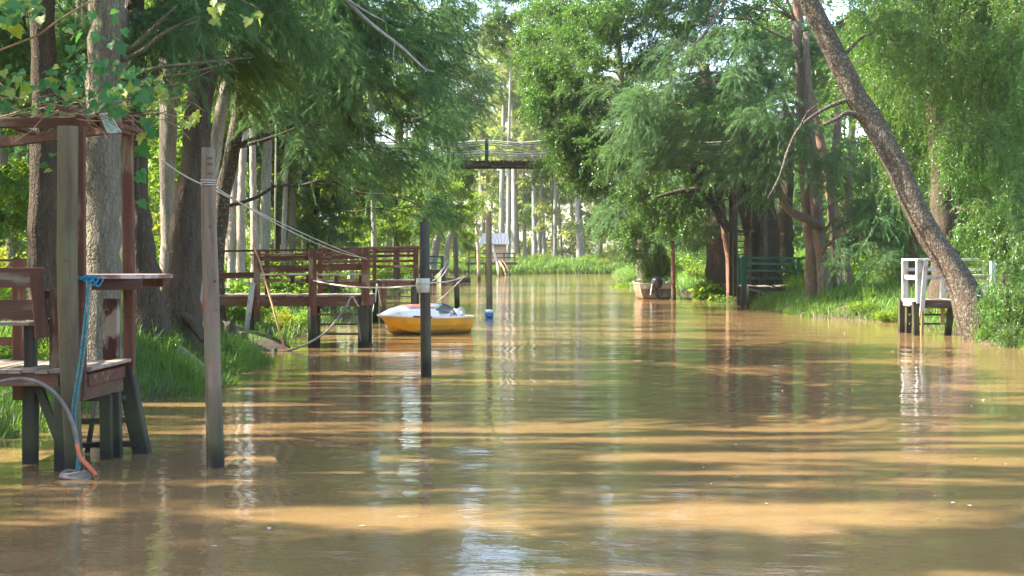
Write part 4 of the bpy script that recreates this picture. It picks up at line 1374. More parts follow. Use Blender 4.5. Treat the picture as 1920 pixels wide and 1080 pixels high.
def far_deep():
    y = rng.uniform(188, 262)
    x = rng.uniform(-60, 85)
    return x, y, rng.uniform(0, 1) ** 1.3 * (17 if x > -8 else 5)


wood_mass('wood', 'leafy depth of the wood far behind the left bank trunks', 330, left_deep, ['bush', 'twig'])
wood_mass('wood', 'leafy undergrowth between the trunks along the far left bank', 170, left_front, ['bush', 'twig'], (1.4, 2.6))
wood_mass('wood', 'shady leafy depth of the wood behind the right bank', 330, right_deep, ['broad', 'twig'])
def far_front():
    return rng.uniform(-10, 17), rng.uniform(178, 188), 1.5 + rng.uniform(0, 1) ** 1.2 * 12


wood_mass('wood', 'pale hanging leaves in front of the trunks on the far bank', 46, far_front, ['hazed_leaf', 'twig'], (1.6, 2.8))
wood_mass('wood', 'pale leafy wood closing the view beyond the far bank', 800, far_deep, ['hazed_leaf', 'twig'], (2.4, 4.2))


# leaves, seed fluff and foam flecks drifting on the water
fl = FB()
n_ = 420
y_ = rng.uniform(11, 70, n_)
x_ = rng.uniform(-.3, .36, n_) * y_
w_ok = (x_ > -5.5) & (x_ < 12) & (hnoise(x_ * .6, y_ * .35 + 2) > 0.05)
x_, y_ = x_[w_ok], y_[w_ok]
n_ = len(x_)
a_ = rng.uniform(0, 6.28, n_)
base_ = np.stack([x_, y_, np.full(n_, .008)], 1)
fl.leaves(base_, np.stack([np.cos(a_), np.sin(a_), np.full(n_, .08)], 1), rng.uniform(.03, .08, n_), rng.uniform(.02, .04, n_), rng.uniform(0, 1, n_), up=np.array([0, 0, 3.0]), fold=.05)
o = bpy.data.objects.new('floating_leaves', fl.mesh('floating_leaves', ['fleck']))
C.objects.link(o)
tag(o, 'tiny pale leaves and flecks drifting on the river', 'leaves', kind='stuff')
# ------------------------------------------------------------------ near landing with pergola (left)
land = thing('landing_stage', (-5.0, 15.9, 0), 'dark red timber landing with pergola beams, bench and bar top at the left edge', 'jetty')
ZD = 1.07
for (a, b, w_, t_, m) in (
        ((X(154, 15.2), 15.2, .78), (X(151, 15.2), 15.2, 3.80), .082, .09, 'red_v'),
        ((X(243, 16.6), 16.6, .72), (X(240, 16.6), 16.6, 3.92), .118, .11, 'red_v'),
        ((X(36, 16.7), 16.7, .6), (X(36, 16.7), 16.7, 2.26), .13, .12, 'red_v'),
        ((X(58, 15.7), 15.7, .6), (X(57, 15.7), 15.7, 1.52), .12, .12, 'dark_v'),
        ((X(103, 15.5), 15.5, 1.0), (X(103, 15.5), 15.5, 1.93), .10, .09, 'red_v'),
        ((X(-60, 15.3), 15.3, .4), (X(-60, 15.3), 15.3, 3.8), .1, .1, 'red_v')):
    bar_part('post', a, b, w_, t_, m, land, up=(0, 1, 0))
bar_part('peeling_post', (X(208, 17.0), 17.0, .9), (X(209, 17.0), 17.0, 1.78), .17, .15, 'peel', land, up=(0, 1, 0))['label'] = 'short post with red paint peeling off pale wood'
bar_part('beam', P(-80, 231, 15.2), P(160, 229, 15.2), .07, .105, 'red_h', land)
bar_part('beam', P(-60, 275, 18.3), P(205, 241, 15.9), .07, .12, 'red_h', land)
bar_part('beam', P(150, 222, 15.3), P(246, 247, 16.65), .08, .11, 'red_h', land)
bar_part('rafter', P(114, 203, 14.95), P(262, 246, 16.8), .13, .045, 'red_h', land, up=(0.3, 0, 1))
bar_part('rafter', P(-40, 212, 15.0), P(60, 250, 16.9), .10, .045, 'red_h', land)
# deck planks run front to back; the right hand end shows
nx_ = 13
for k in range(nx_):
    x = -6.35 + k * 0.145
    y0, y1 = 15.25 + random.uniform(-.03, .02), 16.68
    bar_part('plank', (x, y0, ZD - .018 + random.uniform(-.006, .006)), (x, y1, ZD - .018 + random.uniform(-.006, .006)), .135, .036, 'deck', land)
bar_part('joist', (-6.4, 15.33, ZD - .11), (-4.88, 15.33, ZD - .11), .06, .145, 'brown_h', land)
bar_part('joist', (-6.4, 16.55, ZD - .11), (-4.5, 16.55, ZD - .11), .06, .145, 'brown_h', land)
bar_part('fascia_board', (X(162, 15.3), 15.32, ZD - .12), (X(231, 16.5), 16.5, ZD - .12), .045, .13, 'red_h', land)
bar_part('fascia_board', (X(148, 15.25), 15.28, ZD - .27), (X(228, 16.45), 16.45, ZD - .27), .05, .15, 'brown_h', land)
bar_part('edge_plank', (X(160, 15.25), 15.2, ZD + .012), (X(229, 16.4), 16.5, ZD + .012), .16, .036, 'deck', land)
# piles
for (a, b, w_) in (((X(57, 15.7), 15.7, -1), (X(57, 15.7), 15.7, .96), .15), ((X(112, 15.15), 15.15, -1), (X(112, 15.15), 15.15, .9), .105),
                   ((X(203, 16.05), 16.05, -1), (X(199, 16.05), 16.05, .72), .13), ((X(224, 16.15), 16.15, -1), (X(216, 16.15), 16.15, .74), .12)):
    bar_part('pile', a, b, w_, w_ * .9, 'dark_v', land, up=(0, 1, 0))
bar_part('raking_pile', (X(286, 16.5), 16.5, -.6), (X(234, 16.6), 16.6, .98), .19, .16, 'dark_v', land, up=(0, 1, 0))
bar_part('brace', P(72, 725, 15.6), P(116, 838, 15.4), .09, .07, 'dark_v', land, up=(0, 1, 0))
lad = bar_part('ladder_rail', P(181, 748, 16.7), P(163, 850, 16.4), .055, .03, 'whitewood_v', land, up=(0, 1, 0))
for py, x1 in ((748, 236), (790, 236), (835, 262)):
    bar_part('rung', P(148, py, 16.3), P(x1, py - 3, 16.5), .09, .055, 'dark_h', land)
# bench, its back to the river
for py, h, x1 in ((522, .20, 80), (581, .215, 82)):
    bar_part('bench_slat', P(-60, py, 15.45), P(x1, py, 15.45), .035, h, 'brown_h', land)
bar_part('bench_cap', P(-60, 504.5, 15.47), P(84, 504.5, 15.47), .09, .03, 'brown_h', land)
bar_part('bench_seat', P(-60, 606, 15.7), P(66, 606, 15.7), .42, .035, 'deck', land)
bar_part('bench_leg', P(68, 510, 15.40), P(80, 634, 15.40), .135, .06, 'red_v', land, up=(0, 1, 0))
bar_part('bench_arm', P(86, 552, 15.5), P(118, 548, 16.1), .05, .09, 'red_h', land)
bar_part('bench_arm', P(86, 602, 15.5), P(104, 600, 16.1), .10, .04, 'red_h', land)
bar_part('bench_cap', P(-60, 489, 16.75), P(44, 487, 16.75), .10, .03, 'brown_h', land)
bar_part('bench_slat', P(-60, 640, 16.8), P(48, 640, 16.8), .04, .10, 'brown_h', land)
# bar top: a half round slab
top = MB()
zt = Z(518, 15.9)
ring = [(X(150, 15.4), 15.35)] + [(-4.66 + 0.84 * math.cos(a), 15.98 + 0.64 * math.sin(a)) for a in [R(-78 + 12 * k) for k in range(14)]] + [(X(150, 16.6), 16.62)]
nr = len(ring)
top.poly([(x, y, zt - .02) for x, y in ring] + [(x, y, zt + .022) for x, y in ring], [tuple(range(nr - 1, -1, -1)), tuple(range(nr, 2 * nr))] + [(i, (i + 1) % nr, nr + (i + 1) % nr, nr + i) for i in range(nr)])
top.build('bar_top', 'red_lit', land)
bar_part('apron_board', (X(172, 15.45), 15.45, zt - .085), (X(268, 15.55), 15.55, zt - .085), .035, .12, 'red_h', land)
bar_part('apron_board', (X(300, 15.75), 15.95, zt - .07), (X(215, 16.6), 16.55, zt - .07), .035, .10, 'red_h', land)

# the pole in front of the landing
mp = pole_part('mooring_post', [P(141, 1010, 14.9), P(139, 880, 14.9), P(134, 760, 14.9), P(127, 560, 14.9), P(126, 400, 14.9), P(128, 237, 14.9)],
               [.085, .09, .095, .108, .107, .108], 'olive_v', None, 14, .035, 5, 22)
tag(mp, 'thick olive grey round post with knots in front of the near landing', 'post')
WLOC[mp] = Vector(mp.location)


def knot(parent, px, py, d, s=.018):
    MB().lathe(P(px, py, d), [(s, 0), (s * .8, .006), (s * .35, .003)], 8, (0.05, -1, 0)).build('knot', 'brown_h', parent, smooth=True)


for (a, b, s) in ((131, 338, .013), (124, 489, .016), (133, 636, .011)):
    knot(mp, a, b, 14.9 - .102, s)
tp = pole_part('mooring_pole', [P(405, 1000, 15.4), P(404, 870, 15.4), P(400, 720, 15.4), P(395, 520, 15.4), P(391, 400, 15.4), P(391, 277, 15.4)],
               [.095, .096, .090, .088, .082, .074], 'grey_v', None, 14, .03, 8, 22)
tag(tp, 'tall grey mooring pole with wire round its top standing alone in the near water', 'pole')
for (a, b, s) in ((394, 424, .017), (396, 466, .009), (403, 527, .018), (405, 581, .013)):
    knot(tp, a, b, 15.4 - .08, s)
for py in (296, 307, 325):
    bar_part('staple', P(388, py, 15.32), P(399, py, 15.32), .012, .012, 'black', tp)

cab = thing('mooring_cable', P(391, 341, 15.4), 'pair of pale wires from the tall grey pole slanting down to the red jetty', 'cable')
wr = MB()
for py in (338, 343, 347):
    c = P(391.5, py, 15.4)
    wr.tube([c + Vector((math.cos(a) * .088, math.sin(a) * .088, 0.004 * math.sin(a + py))) for a in [R(20 * k) for k in range(19)]], .006, 5)
wr.build('wrap', 'wire', cab, smooth=True)
for (a, b, sg) in (((380, 345, 15.35), (690, 487, 35.6), .06), ((398, 348, 15.45), (688, 484, 35.7), .16), ((303, 300, 13.2), (380, 346, 15.33), .02)):
    MB().tube(rope_pts(P(*a), P(*b), sg), .0085, 5).build('strand', 'wire', cab, smooth=True)

br = thing('blue_rope', P(160, 520, 15.0), 'blue and teal rope knotted at the bar top and hanging down to the water', 'rope')
kn = MB()
c0 = P(152, 522, 15.05)
for k in range(4):
    z = c0.z + .012 * (k - 1.5)
    kn.tube([Vector((c0.x + .085 * math.cos(a) - .01, 15.16 + .10 * math.sin(a), z + .01 * math.sin(3 * a + k))) for a in [R(18 * q) for q in range(21)]], .011, 6)
for k in range(3):
    b0 = P(158 + 9 * k, 524, 15.0)
    kn.tube(smooth_path([list(b0), list(b0 + Vector((.05, -.03, .035))), list(b0 + Vector((.10, -.02, .0))), list(b0 + Vector((.05, -.03, -.045 - .015 * k))), list(b0 + Vector((.0, -.01, -.01)))], 16), .010, 6)
kn.build('knot', 'blue', br, smooth=True)
for dx in (0, 6):
    MB().tube(smooth_path([list(P(*q)) for q in ((166 + dx * .3, 526, 15.0), (158 + dx, 600, 14.82), (148 + dx, 690, 14.78), (137 + dx, 755, 14.76), (136 + dx, 800, 14.76), (146 + dx * .5, 850, 14.74), (141 + dx, 898, 14.72))], 30), .0125, 7, .15, dx).build('strand', 'teal', br, smooth=True)
hz = thing('hose', P(60, 712, 14.75), 'grey hose arching in front of the landing with an orange red end in the water', 'hose')
MB().tube(smooth_path([list(P(*q)) for q in ((-60, 735, 14.8), (0, 716, 14.75), (50, 711, 14.7), (92, 728, 14.7), (122, 762, 14.7), (140, 805, 14.68), (147, 842, 14.66))], 34), .021, 9).build('grey_hose', 'hose', hz, smooth=True)
MB().tube(smooth_path([list(P(*q)) for q in ((144, 832, 14.66), (151, 858, 14.62), (166, 874, 14.58), (181, 892, 14.55))], 16), .022, 9, .06).build('orange_hose', 'redhose', hz, smooth=True)
cl = MB()
for k in range(4):
    c = Vector((X(140, 14.62), 14.62, .012 + .016 * k))
    cl.tube([c + Vector(((.15 - .012 * k) * math.cos(a), (.085 - .005 * k) * math.sin(a), .012 * math.sin(2 * a + k))) for a in [R(15 * q) for q in range(25)]], .02, 7, .2, k)
tag(cl.build('rope_coil', 'hose', None, smooth=True), 'wet grey coil of rope lying at the foot of the olive post', 'rope')

# sign under the rafter
sg = thing('sign_board', P(205, 233, 15.7), 'small tilted notice board with faded pattern hung from the pergola rafter', 'sign')
q = [P(184, 213, 15.55), P(202, 210, 15.85), P(228, 250, 15.95), P(200, 251, 15.6)]
nrm = (q[1] - q[0]).cross(q[3] - q[0]).normalized()
if nrm.y > 0:
    nrm = -nrm
bk = [p - nrm * .03 for p in q]
MB().poly(q + bk, [(0, 1, 2, 3), (7, 6, 5, 4), (0, 4, 5, 1), (1, 5, 6, 2), (2, 6, 7, 3), (3, 7, 4, 0)]).build('backing', 'brown_h', sg)
pm = plain('faded green notice print', (0.34, 0.36, 0.27), 0.5, 0.3, 30, 0.3, dirt=(0.10, 0.16, 0.08), dirt_amt=0.6)
cc = sum(q, Vector()) / 4
qi = [cc + (p - cc) * .84 + nrm * .004 for p in q]
MB().poly(qi, [(0, 1, 2, 3)]).build('notice', pm, sg)
for i in range(4):
    bar_part('frame', cc + (q[i] - cc) * .9 + nrm * .008, cc + (q[(i + 1) % 4] - cc) * .9 + nrm * .008, .016, .012, 'whitewood_v', sg, up=tuple(nrm))

# ------------------------------------------------------------------ vine on the pergola: large leaves one by one
def leaf_mesh(name, mat, lobes=True):
    o = [(0, 0), (.30, -.10), (.50, .12), (.40, .30), (.46, .52), (.24, .58), (.16, .80), (0, 1.02), (-.16, .80), (-.24, .58), (-.46, .52), (-.40, .30), (-.50, .12), (-.30, -.10)]
    vs = [(x, y, .10 * abs(x) - .16 * max(0, y - .35) ** 2) for x, y in o]
    vs += [(0, .35, -.03), (0, .70, -.03)]
    f = []
    c1, c2 = 14, 15
    for i in range(14):
        j = (i + 1) % 14
        c = c2 if i in (5, 6, 7, 8) else c1
        f.append((i, j, c))
    f += [(5, c1, c2), (9, c2, c1)]
    me = bpy.data.meshes.new(name)
    me.from_pydata(vs, [], f)
    me.materials.append(M[mat])
    at = me.attributes.new('tone', 'FLOAT', 'FACE')
    at.data.foreach_set('value', rng.uniform(.2, .9, len(me.polygons)).astype(np.float32) * 0 + .5)
    return me


LG, LY = leaf_mesh('leaf', 'vine'), leaf_mesh('leaf', 'vine_y')
vine = thing('grape_vine', (X(200, 15.5), 15.5, 3.8), 'grape vine with green and yellowing leaves sprawling over the pergola roof', 'vine')


def vleaf(parent, px, py, d, s, me, tilt=1.0):
    n = Vector((rng.normal() * .5, -0.75 + rng.normal() * .45, 0.55 + rng.normal() * .4)).normalized()
    tip = Vector((rng.normal() * .7, rng.normal() * .3, -1)).normalized()
    tip = (tip - n * tip.dot(n)).normalized()
    x = tip.cross(n).normalized()
    m = Matrix((x, tip, n)).transposed()
    o = put(me, 'leaf', parent, P(px, py, d), m.to_euler(), s * random.uniform(.75, 1.25))
    return o


def vcluster(parent, n, cx, cy, rx, ry, d0, d1, s, ymix):
    for i in range(n):
        a, r = random.uniform(0, 6.28), math.sqrt(random.random())
        vleaf(parent, cx + rx * r * math.cos(a), cy + ry * r * math.sin(a), random.uniform(d0, d1), s, LY if random.random() < ymix else LG)


vcluster(vine, 118, 182, 148, 108, 36, 14.8, 16.6, .08, .04)
vcluster(vine, 26, 235, 190, 60, 44, 14.6, 16.4, .135, .08)
vcluster(vine, 20, 85, 165, 85, 22, 14.6, 16.4, .12, .65)
vcluster(vine, 16, 275, 170, 75, 26, 14.8, 16.4, .12, .7)
vcluster(vine, 14, 30, 150, 50, 30, 14.6, 16.4, .10, .4)
vcluster(vine, 9, 355, 215, 30, 32, 14.8, 15.4, .125, .85)
vcluster(vine, 26, 180, 66, 60, 50, 14.8, 16.5, .11, .15)
vcluster(vine, 64, 125, 198, 165, 16, 14.7, 16.0, .08, .18)
for (a, b, s_, me) in ((262, 284, .17, LG), (258, 300, .14, LG), (262, 332, .17, LG), (258, 340, .14, LG), (262, 388, .17, LG), (280, 255, .13, LG), (268, 262, .15, LY), (100, 300, .10, LG), (88, 320, .1, LG), (95, 330, .08, LY)):
    vleaf(vine, a, b - 12, 15.6, s_, me)
st = MB()
for k in range(70):
    a, b = random.uniform(-30, 250), random.uniform(186, 226)
    d = random.uniform(14.9, 16.6)
    ln = random.uniform(.3, .9)
    p = P(a, b - max(0, (a - 120) * .05), d)
    th = random.uniform(-.5, .5) + (3.14 if random.random() < .5 else 0)
    pts = [p]
    dv = Vector((math.cos(th), math.sin(th) * .6, random.uniform(-.2, .25)))
    for j in range(4):
        dv = (dv + Vector((random.uniform(-.4, .4), random.uniform(-.4, .4), random.uniform(-.35, .3)))).normalized()
        pts.append(pts[-1] + dv * ln / 4)
    st.tube(pts, random.uniform(.003, .007), 4)
st.build('dry_stem', 'straw', vine)['kind'] = 'stuff'
for pl in (((262, 240, 15.6), (258, 300, 15.6), (264, 400, 15.6)), ((200, 200, 15.5), (290, 215, 15.3), (350, 190, 15.2), (385, 210, 15.1)), ((90, 190, 15.5), (140, 130, 15.5), (215, 110, 15.5))):
    MB().tube(smooth_path([list(P(*q)) for q in pl], 14), .005, 5).build('stem', 'twig', vine, smooth=True)
ov = thing('leafy_branch', P(20, -60, 13.5), 'broad leaved branch hanging into the top left corner', 'branch')
vcluster(ov, 42, 30, 18, 52, 36, 13.2, 14.4, .12, .35)
MB().tube(smooth_path([list(P(*q)) for q in ((-60, -90, 13.8), (0, -20, 13.8), (45, 20, 13.7), (75, 50, 13.6))], 14), .012, 6).build('stem', 'twig', ov, smooth=True)
MB().tube(smooth_path([list(P(*q)) for q in ((-40, 110, 14.2), (10, 90, 14.2), (70, 66, 14.2), (110, 38, 14.1), (170, 2, 14))], 16), .011, 6).build('dead_stem', 'bamboo', ov, smooth=True)
ov2 = thing('leaf_spray', P(430, -40, 14.5), 'few yellow green leaves dangling from the top edge left of the bare branch', 'branch')
vcluster(ov2, 9, 408, 20, 14, 26, 14.2, 14.8, .10, .7)
vcluster(ov2, 9, 465, 22, 34, 18, 14.2, 14.8, .10, .6)
MB().tube(smooth_path([list(P(*q)) for q in ((380, -60, 14.6), (410, 0, 14.5), (440, -5, 14.5), (490, 20, 14.5))], 12), .006, 5).build('stem', 'twig', ov2, smooth=True)
db = thing('dead_branch', P(600, -60, 26), 'bare pale forked dead branch slanting down from the top edge over the river', 'branch')
for i, (pl, r0) in enumerate(((((600, -70, 26), (650, 0, 26), (700, 48, 25.8), (752, 88, 25.7), (795, 128, 25.6), (814, 134, 25.5)), .05), (((652, 0, 26), (690, 24, 25.7), (722, 40, 25.6)), .03), (((740, 80, 25.7), (738, 110, 25.6), (750, 140, 25.5)), .012))):
    k = smooth_path([list(P(*q)) for q in pl], 18)
    MB().tube([Vector(x) for x in k], [r0 * (1 - .72 * j / 17) for j in range(18)], 7, .12, i).build('branch', 'deadtwig', db, smooth=True)
hr = MB().tube([P(519, -60, 40), P(518, 130, 40), P(517, 300, 40), P(515, 470, 40)], .022, 6).build('hanging_rope', 'rope', None, smooth=True)
tag(hr, 'long pale rope hanging straight down behind the left end of the red jetty', 'rope')

# ------------------------------------------------------------------ red jetty in the middle distance
D1, D2 = 35.7, 37.3
jet = thing('jetty', (-5.6, 36.5, 0), 'red brown timber jetty with slatted bench rail and ladder left of the yellow boat', 'jetty')
zt = 1.296
xa, xb = X(381, D1), X(691, D1)
nb = 28
for k in range(nb):
    x = xa + (xb - xa) * (k + .5) / nb
    bar_part('plank', (x, D1 - .06 + random.uniform(-.05, .03), zt - .02 + random.uniform(-.01, .01)), (x, D2 + .05, zt - .02 + random.uniform(-.01, .01)), (xb - xa) / nb - .012, .04, 'deck', jet)
bar_part('joist', (xa + .05, D1, zt - .165), (xb, D1, zt - .165), .07, .24, 'brown_h', jet)
bar_part('joist', (xa + .05, D2, zt - .165), (xb, D2, zt - .165), .07, .24, 'brown_h', jet)
bar_part('cross_joist', (xb - .05, D1 + .05, zt - .165), (xb - .05, D2 - .05, zt - .165), .07, .22, 'brown_h', jet)
for px, y0, y1, wd, m in ((482, 602, 469, .15, 'red_v'), (586, 592, 467, .19, 'red_v'), (685, 572, 464, .2, 'red_v')):
    bar_part('post', P(px, y0, D1 - .09), P(px, y1, D1 - .09), wd, .10, m, jet, up=(0, 1, 0))
for px, d, wd in ((588, D1, .18), (681, D1, .25), (594, D2, .17), (690, D2, .2), (470, D2, .18), (392, D2, .18)):
    bar_part('pile', (X(px, d), d + .02, -1.2), (X(px, d), d + .02, zt - .05), wd, .16, 'dark_v', jet, up=(0, 1, 0))
bar_part('pale_pile', (X(582, D1), D1 - .12, -.6), (X(581, D1), D1 - .12, zt - .3), .07, .05, 'pale_v', jet, up=(0, 1, 0))
bar_part('top_rail', P(404, 471, D1 - .06), P(694, 467, D1 - .06), .12, .05, 'red_h', jet)
bar_part('rail_board', P(404, 517, D1 - .04), P(480, 516, D1 - .04), .035, .15, 'red_h', jet)
bar_part('bench_slat', P(486, 485, D1 - .02), P(582, 484, D1 - .02), .03, .12, 'red_h', jet)
bar_part('bench_slat', P(588, 484, D1 - .02), P(683, 480, D1 - .02), .03, .12, 'red_h', jet)
bar_part('bench_slat', P(486, 504, D1 - .02), P(582, 503, D1 - .02), .03, .17, 'red_h', jet)
bar_part('bench_slat', P(588, 502, D1 - .02), P(683, 500, D1 - .02), .03, .17, 'red_h', jet)
for k, (pa, pb) in enumerate(((486, 580), (590, 684))):
    for j in range(2):
        bar_part('seat_board', (X(pa, D1), D1 + .12 + .21 * j, 1.80), (X(pb, D1), D1 + .12 + .21 * j, 1.81), .19, .035, 'red_lit', jet)
    bar_part('apron_board', (X(pa, D1), D1 + .05, 1.66), (X(pb, D1), D1 + .05, 1.66), .035, .075, 'red_lit', jet)
for px in (548, 577, 630, 676):
    bar_part('bracket', (X(px, D1), D1 + .06, 1.58), (X(px, D1), D1 + .06, 1.78), .10, .06, 'red_v', jet, up=(0, 1, 0))
for px in (495, 585, 684):
    bar_part('bench_leg', (X(px, D1), D1 + .40, zt), (X(px, D1), D1 + .40, 1.78), .09, .07, 'red_v', jet, up=(0, 1, 0))
bar_part('back_rail', P(470, 478, D2), P(692, 474, D2), .10, .05, 'red_h', jet)
for px in (500, 600, 688):
    bar_part('post', (X(px, D2), D2 + .04, .9), (X(px, D2), D2 + .04, 2.42), .12, .1, 'red_v', jet, up=(0, 1, 0))
for py in (590, 608, 626):
    bar_part('rung', P(594, py, D1 + .02), P(672, py, D1 + .02), .10, .05, 'brown_h', jet)
bar_part('prop', P(460, 640, D1 - .3), P(474, 530, D1 - .2), .13, .05, 'whitewood_v', jet, up=(0, 1, 0))['label'] = 'slanting white painted prop'

bp = MB().tube([P(538, 671, 34.4), P(510, 570, 34.9), P(486, 487, 35.3), P(474, 458, 35.45)], [.026, .025, .022, .018], 8, .03, 3).build('bamboo_pole', 'bamboo', None, smooth=True)
tag(bp, 'long tan bamboo pole leaning from the water against the red jetty', 'pole')
jh = thing('black_hose', P(657, 565, 35.5), 'dark hose looping from the red jetty deck down into the water by the mud', 'hose')
MB().tube(smooth_path([list(P(*q)) for q in ((650, 572, 35.5), (636, 592, 35.2), (612, 622, 34.8), (575, 645, 34.3), (540, 658, 33.9), (500, 664, 33.7), (446, 667, 33.6))], 34), .026, 8).build('long_hose', 'hose', jh, smooth=True)
MB().tube(smooth_path([list(P(*q)) for q in ((652, 572, 35.5), (664, 592, 35.4), (672, 612, 35.4), (676, 640, 35.4))], 16), .024, 8).build('short_hose', 'hose', jh, smooth=True)
MB().tube(smooth_path([list(P(*q)) for q in ((650, 577, 35.45), (656, 560, 35.4), (662, 557, 35.4), (668, 568, 35.4), (673, 575, 35.4))], 18), .016, 6).build('tie', 'rope', jh, smooth=True)
fd = thing('fender', P(380, 558, 35.6), 'red and blue float hanging from the left end of the red jetty', 'float')
MB().lathe(P(380, 588, 35.55), [(.03, 0), (.07, .04), (.08, .15), (.075, .28), (.03, .36)], 10).build('red_float', 'redpl', fd, smooth=True)
MB().lathe(P(381, 609, 35.5), [(.03, 0), (.08, .05), (.085, .14), (.04, .25)], 10).build('blue_float', 'bluepl', fd, smooth=True)
tag(bar_part('mud_beam', P(412, 610, 34.6), P(458, 632, 33.7), .2, .24, 'dark_h', None), 'dark rotten beam lying on the mud under the red jetty', 'beam')
tag(bar_part('mud_board', P(414, 628, 33.9), P(446, 629, 33.8), .16, .04, 'deck', None), 'pale board lying on the mud in front of the dark beam', 'board')
tag(MB().tube([P(515, 690, 33.6), P(515, 653, 33.6)], [.07, .06], 9, .08, 4).build('stake', 'dark_v', None, smooth=True), 'short dark stake in the water beside the bamboo pole', 'stake')
for i, (px, d, h, r_) in enumerate(((300, 27.5, .5, .12), (318, 27.2, .34, .12), (372, 28.5, .42, .12), (352, 27.0, .38, .13), (412, 31.2, .55, .12), (424, 31.6, .42, .11), (433, 31.0, .62, .12), (441, 31.4, .45, .1), (418, 30.4, .3, .12), (338, 26.6, .3, .12))):
    x = X(px, d)
    z = max(float(ground_h(x, d)), -.1)
    o = MB().tube([(x, d, z - .15), (x, d, z + .06), (x + .02, d, z + .5 * h), (x + .03, d, z + .85 * h), (x + .03, d, z + h)], [r_ * 1.3, r_, r_ * .75, r_ * .6, r_ * .25], 10, .12, i).build('cypress_knee', 'bark_dark', None, smooth=True)
    tag(o, 'knobbly dark cypress knee rising from the grassy bank near the leaning trunk', 'root', 'cypress knees on the left bank')

# ------------------------------------------------------------------ farther red jetty
D3, D4 = 48.0, 49.6
j2 = thing('jetty', (-4.8, 48.8, 0), 'farther red jetty with slatted railing and ladder right behind the yellow boat', 'jetty')
zt = Z(525, D3)
xa, xb = X(600, D3), X(786, D3)
for k in range(22):
    x = xa + (xb - xa) * (k + .5) / 22
    bar_part('plank', (x, D3 - .06 + random.uniform(-.05, .03), zt - .02), (x, D4 + .05, zt - .02 + random.uniform(-.01, .01)), (xb - xa) / 22 - .012, .04, 'deck', j2)
bar_part('joist', (xa, D3, zt - .13), (xb, D3, zt - .13), .07, .17, 'brown_h', j2)
bar_part('joist', (xa, D4, zt - .13), (xb, D4, zt - .13), .07, .17, 'brown_h', j2)
for px in (602, 702, 781):
    bar_part('post', P(px, 534, D3 - .06), P(px, 462, D3 - .06), .13, .1, 'red_v', j2, up=(0, 1, 0))
for px in (690, 778):
    bar_part('post', P(px, 534, D4), P(px, 466, D4), .12, .1, 'red_v', j2, up=(0, 1, 0))
bar_part('top_rail', P(598, 466, D3 - .05), P(788, 463, D3 - .05), .14, .06, 'red_h', j2)
bar_part('top_rail', P(598, 469, D4), P(788, 466, D4), .10, .05, 'red_h', j2)
for py in (472, 480, 490, 500):
    bar_part('rail_slat', P(605, py + 1, D3 + .01), P(700, py, D3 + .01), .03, .09, 'red_h', j2)
    bar_part('rail_slat', P(704, py, D3 + .01), P(780, py - 1, D3 + .01), .03, .09, 'red_h', j2)
for px, d, m in ((718, D3, 'red_v'), (776, D3, 'dark_v'), (704, D4, 'dark_v'), (780, D4, 'dark_v'), (625, D3, 'dark_v')):
    bar_part('pile', (X(px, d), d + .02, -1.2), (X(px, d), d + .02, zt - .05), .2, .18, m, j2, up=(0, 1, 0))
for py in (544, 556, 568, 580):
    bar_part('rung', P(722, py, D3 - .02), P(772, py, D3 - .02), .09, .045, 'brown_h', j2)
lr_ = MB()
for a, b in (((706, 532, 47.8), (699, 584, 47.2)), ((707, 532, 47.8), (715, 575, 47.4)), ((707, 532, 47.8), (704, 566, 47.6))):
    lr_.tube(rope_pts(P(*a), P(*b), .03, 8), .014, 5)
tag(lr_.build('rope_ends', 'rope', None, smooth=True), 'loose pale rope ends dangling from the farther red jetty', 'rope')

# ------------------------------------------------------------------ posts standing in the river
dp = MB().tube([P(799, 800, 26.9), P(799, 706, 26.9), P(798, 600, 26.9), P(796, 500, 26.9), P(796, 416, 26.9)], [.1, .1, .098, .095, .092], 14, .03, 21).build('mooring_post', 'dark_v', None, smooth=True)
tag(dp, 'dark round post with a plastic jug tied to it in front of the yellow boat', 'post')
jg = thing('plastic_jug', P(793, 550, 26.7), 'cut off dirty plastic jug tied to the dark post', 'jug')
MB().lathe(P(793, 549, 26.85), [(.10, 0), (.125, .015), (.13, .10), (.13, .27), (.126, .275), (.118, .26), (.115, .03)], 14).build('body', 'jug', jg, smooth=True)
MB().tube([P(793, 531, 26.85) + Vector((.136 * math.cos(a), .136 * math.sin(a), 0)) for a in [R(20 * k) for k in range(19)]], .011, 5).build('tie', 'rope', jg, smooth=True)
rp = MB()
rp.tube(rope_pts(P(588, 526, 35.5), P(785, 535, 26.8), .10, 24), .018, 6)
tag(rp.build('mooring_rope', 'rope', None, smooth=True), 'slack pale rope from the red jetty to the dark post with the jug', 'rope')
rp = MB()
rp.tube(rope_pts(P(806, 530, 26.9), P(871, 518, 40.5), .05, 14), .018, 6)
rp.tube(rope_pts(P(871, 518, 40.5), P(819, 567, 41.0), .02, 12), .018, 6)
tag(rp.build('mooring_rope', 'rope', None, smooth=True), 'pale rope bent in a point between the dark post and the yellow boat', 'rope')
fp = MB().tube([P(918, 640, 52.4), P(918, 590, 52.4), P(917, 500, 52.4), P(916, 396, 52.4)], [.115, .115, .11, .10], 12, .03, 22).build('mooring_post', 'olive_v', None, smooth=True)
tag(fp, 'slim brown post with a blue and white ring at its foot in mid river', 'post')
rg = thing('float_ring', P(916, 592, 52.4), 'blue and white plastic drum round the foot of the slim mid river post', 'float')
MB().lathe((X(917, 52.35), 52.3, .02), [(.15, 0), (.16, .02), (.16, .16), (.15, .17)], 14).build('blue_band', 'bluepl', rg, smooth=True)
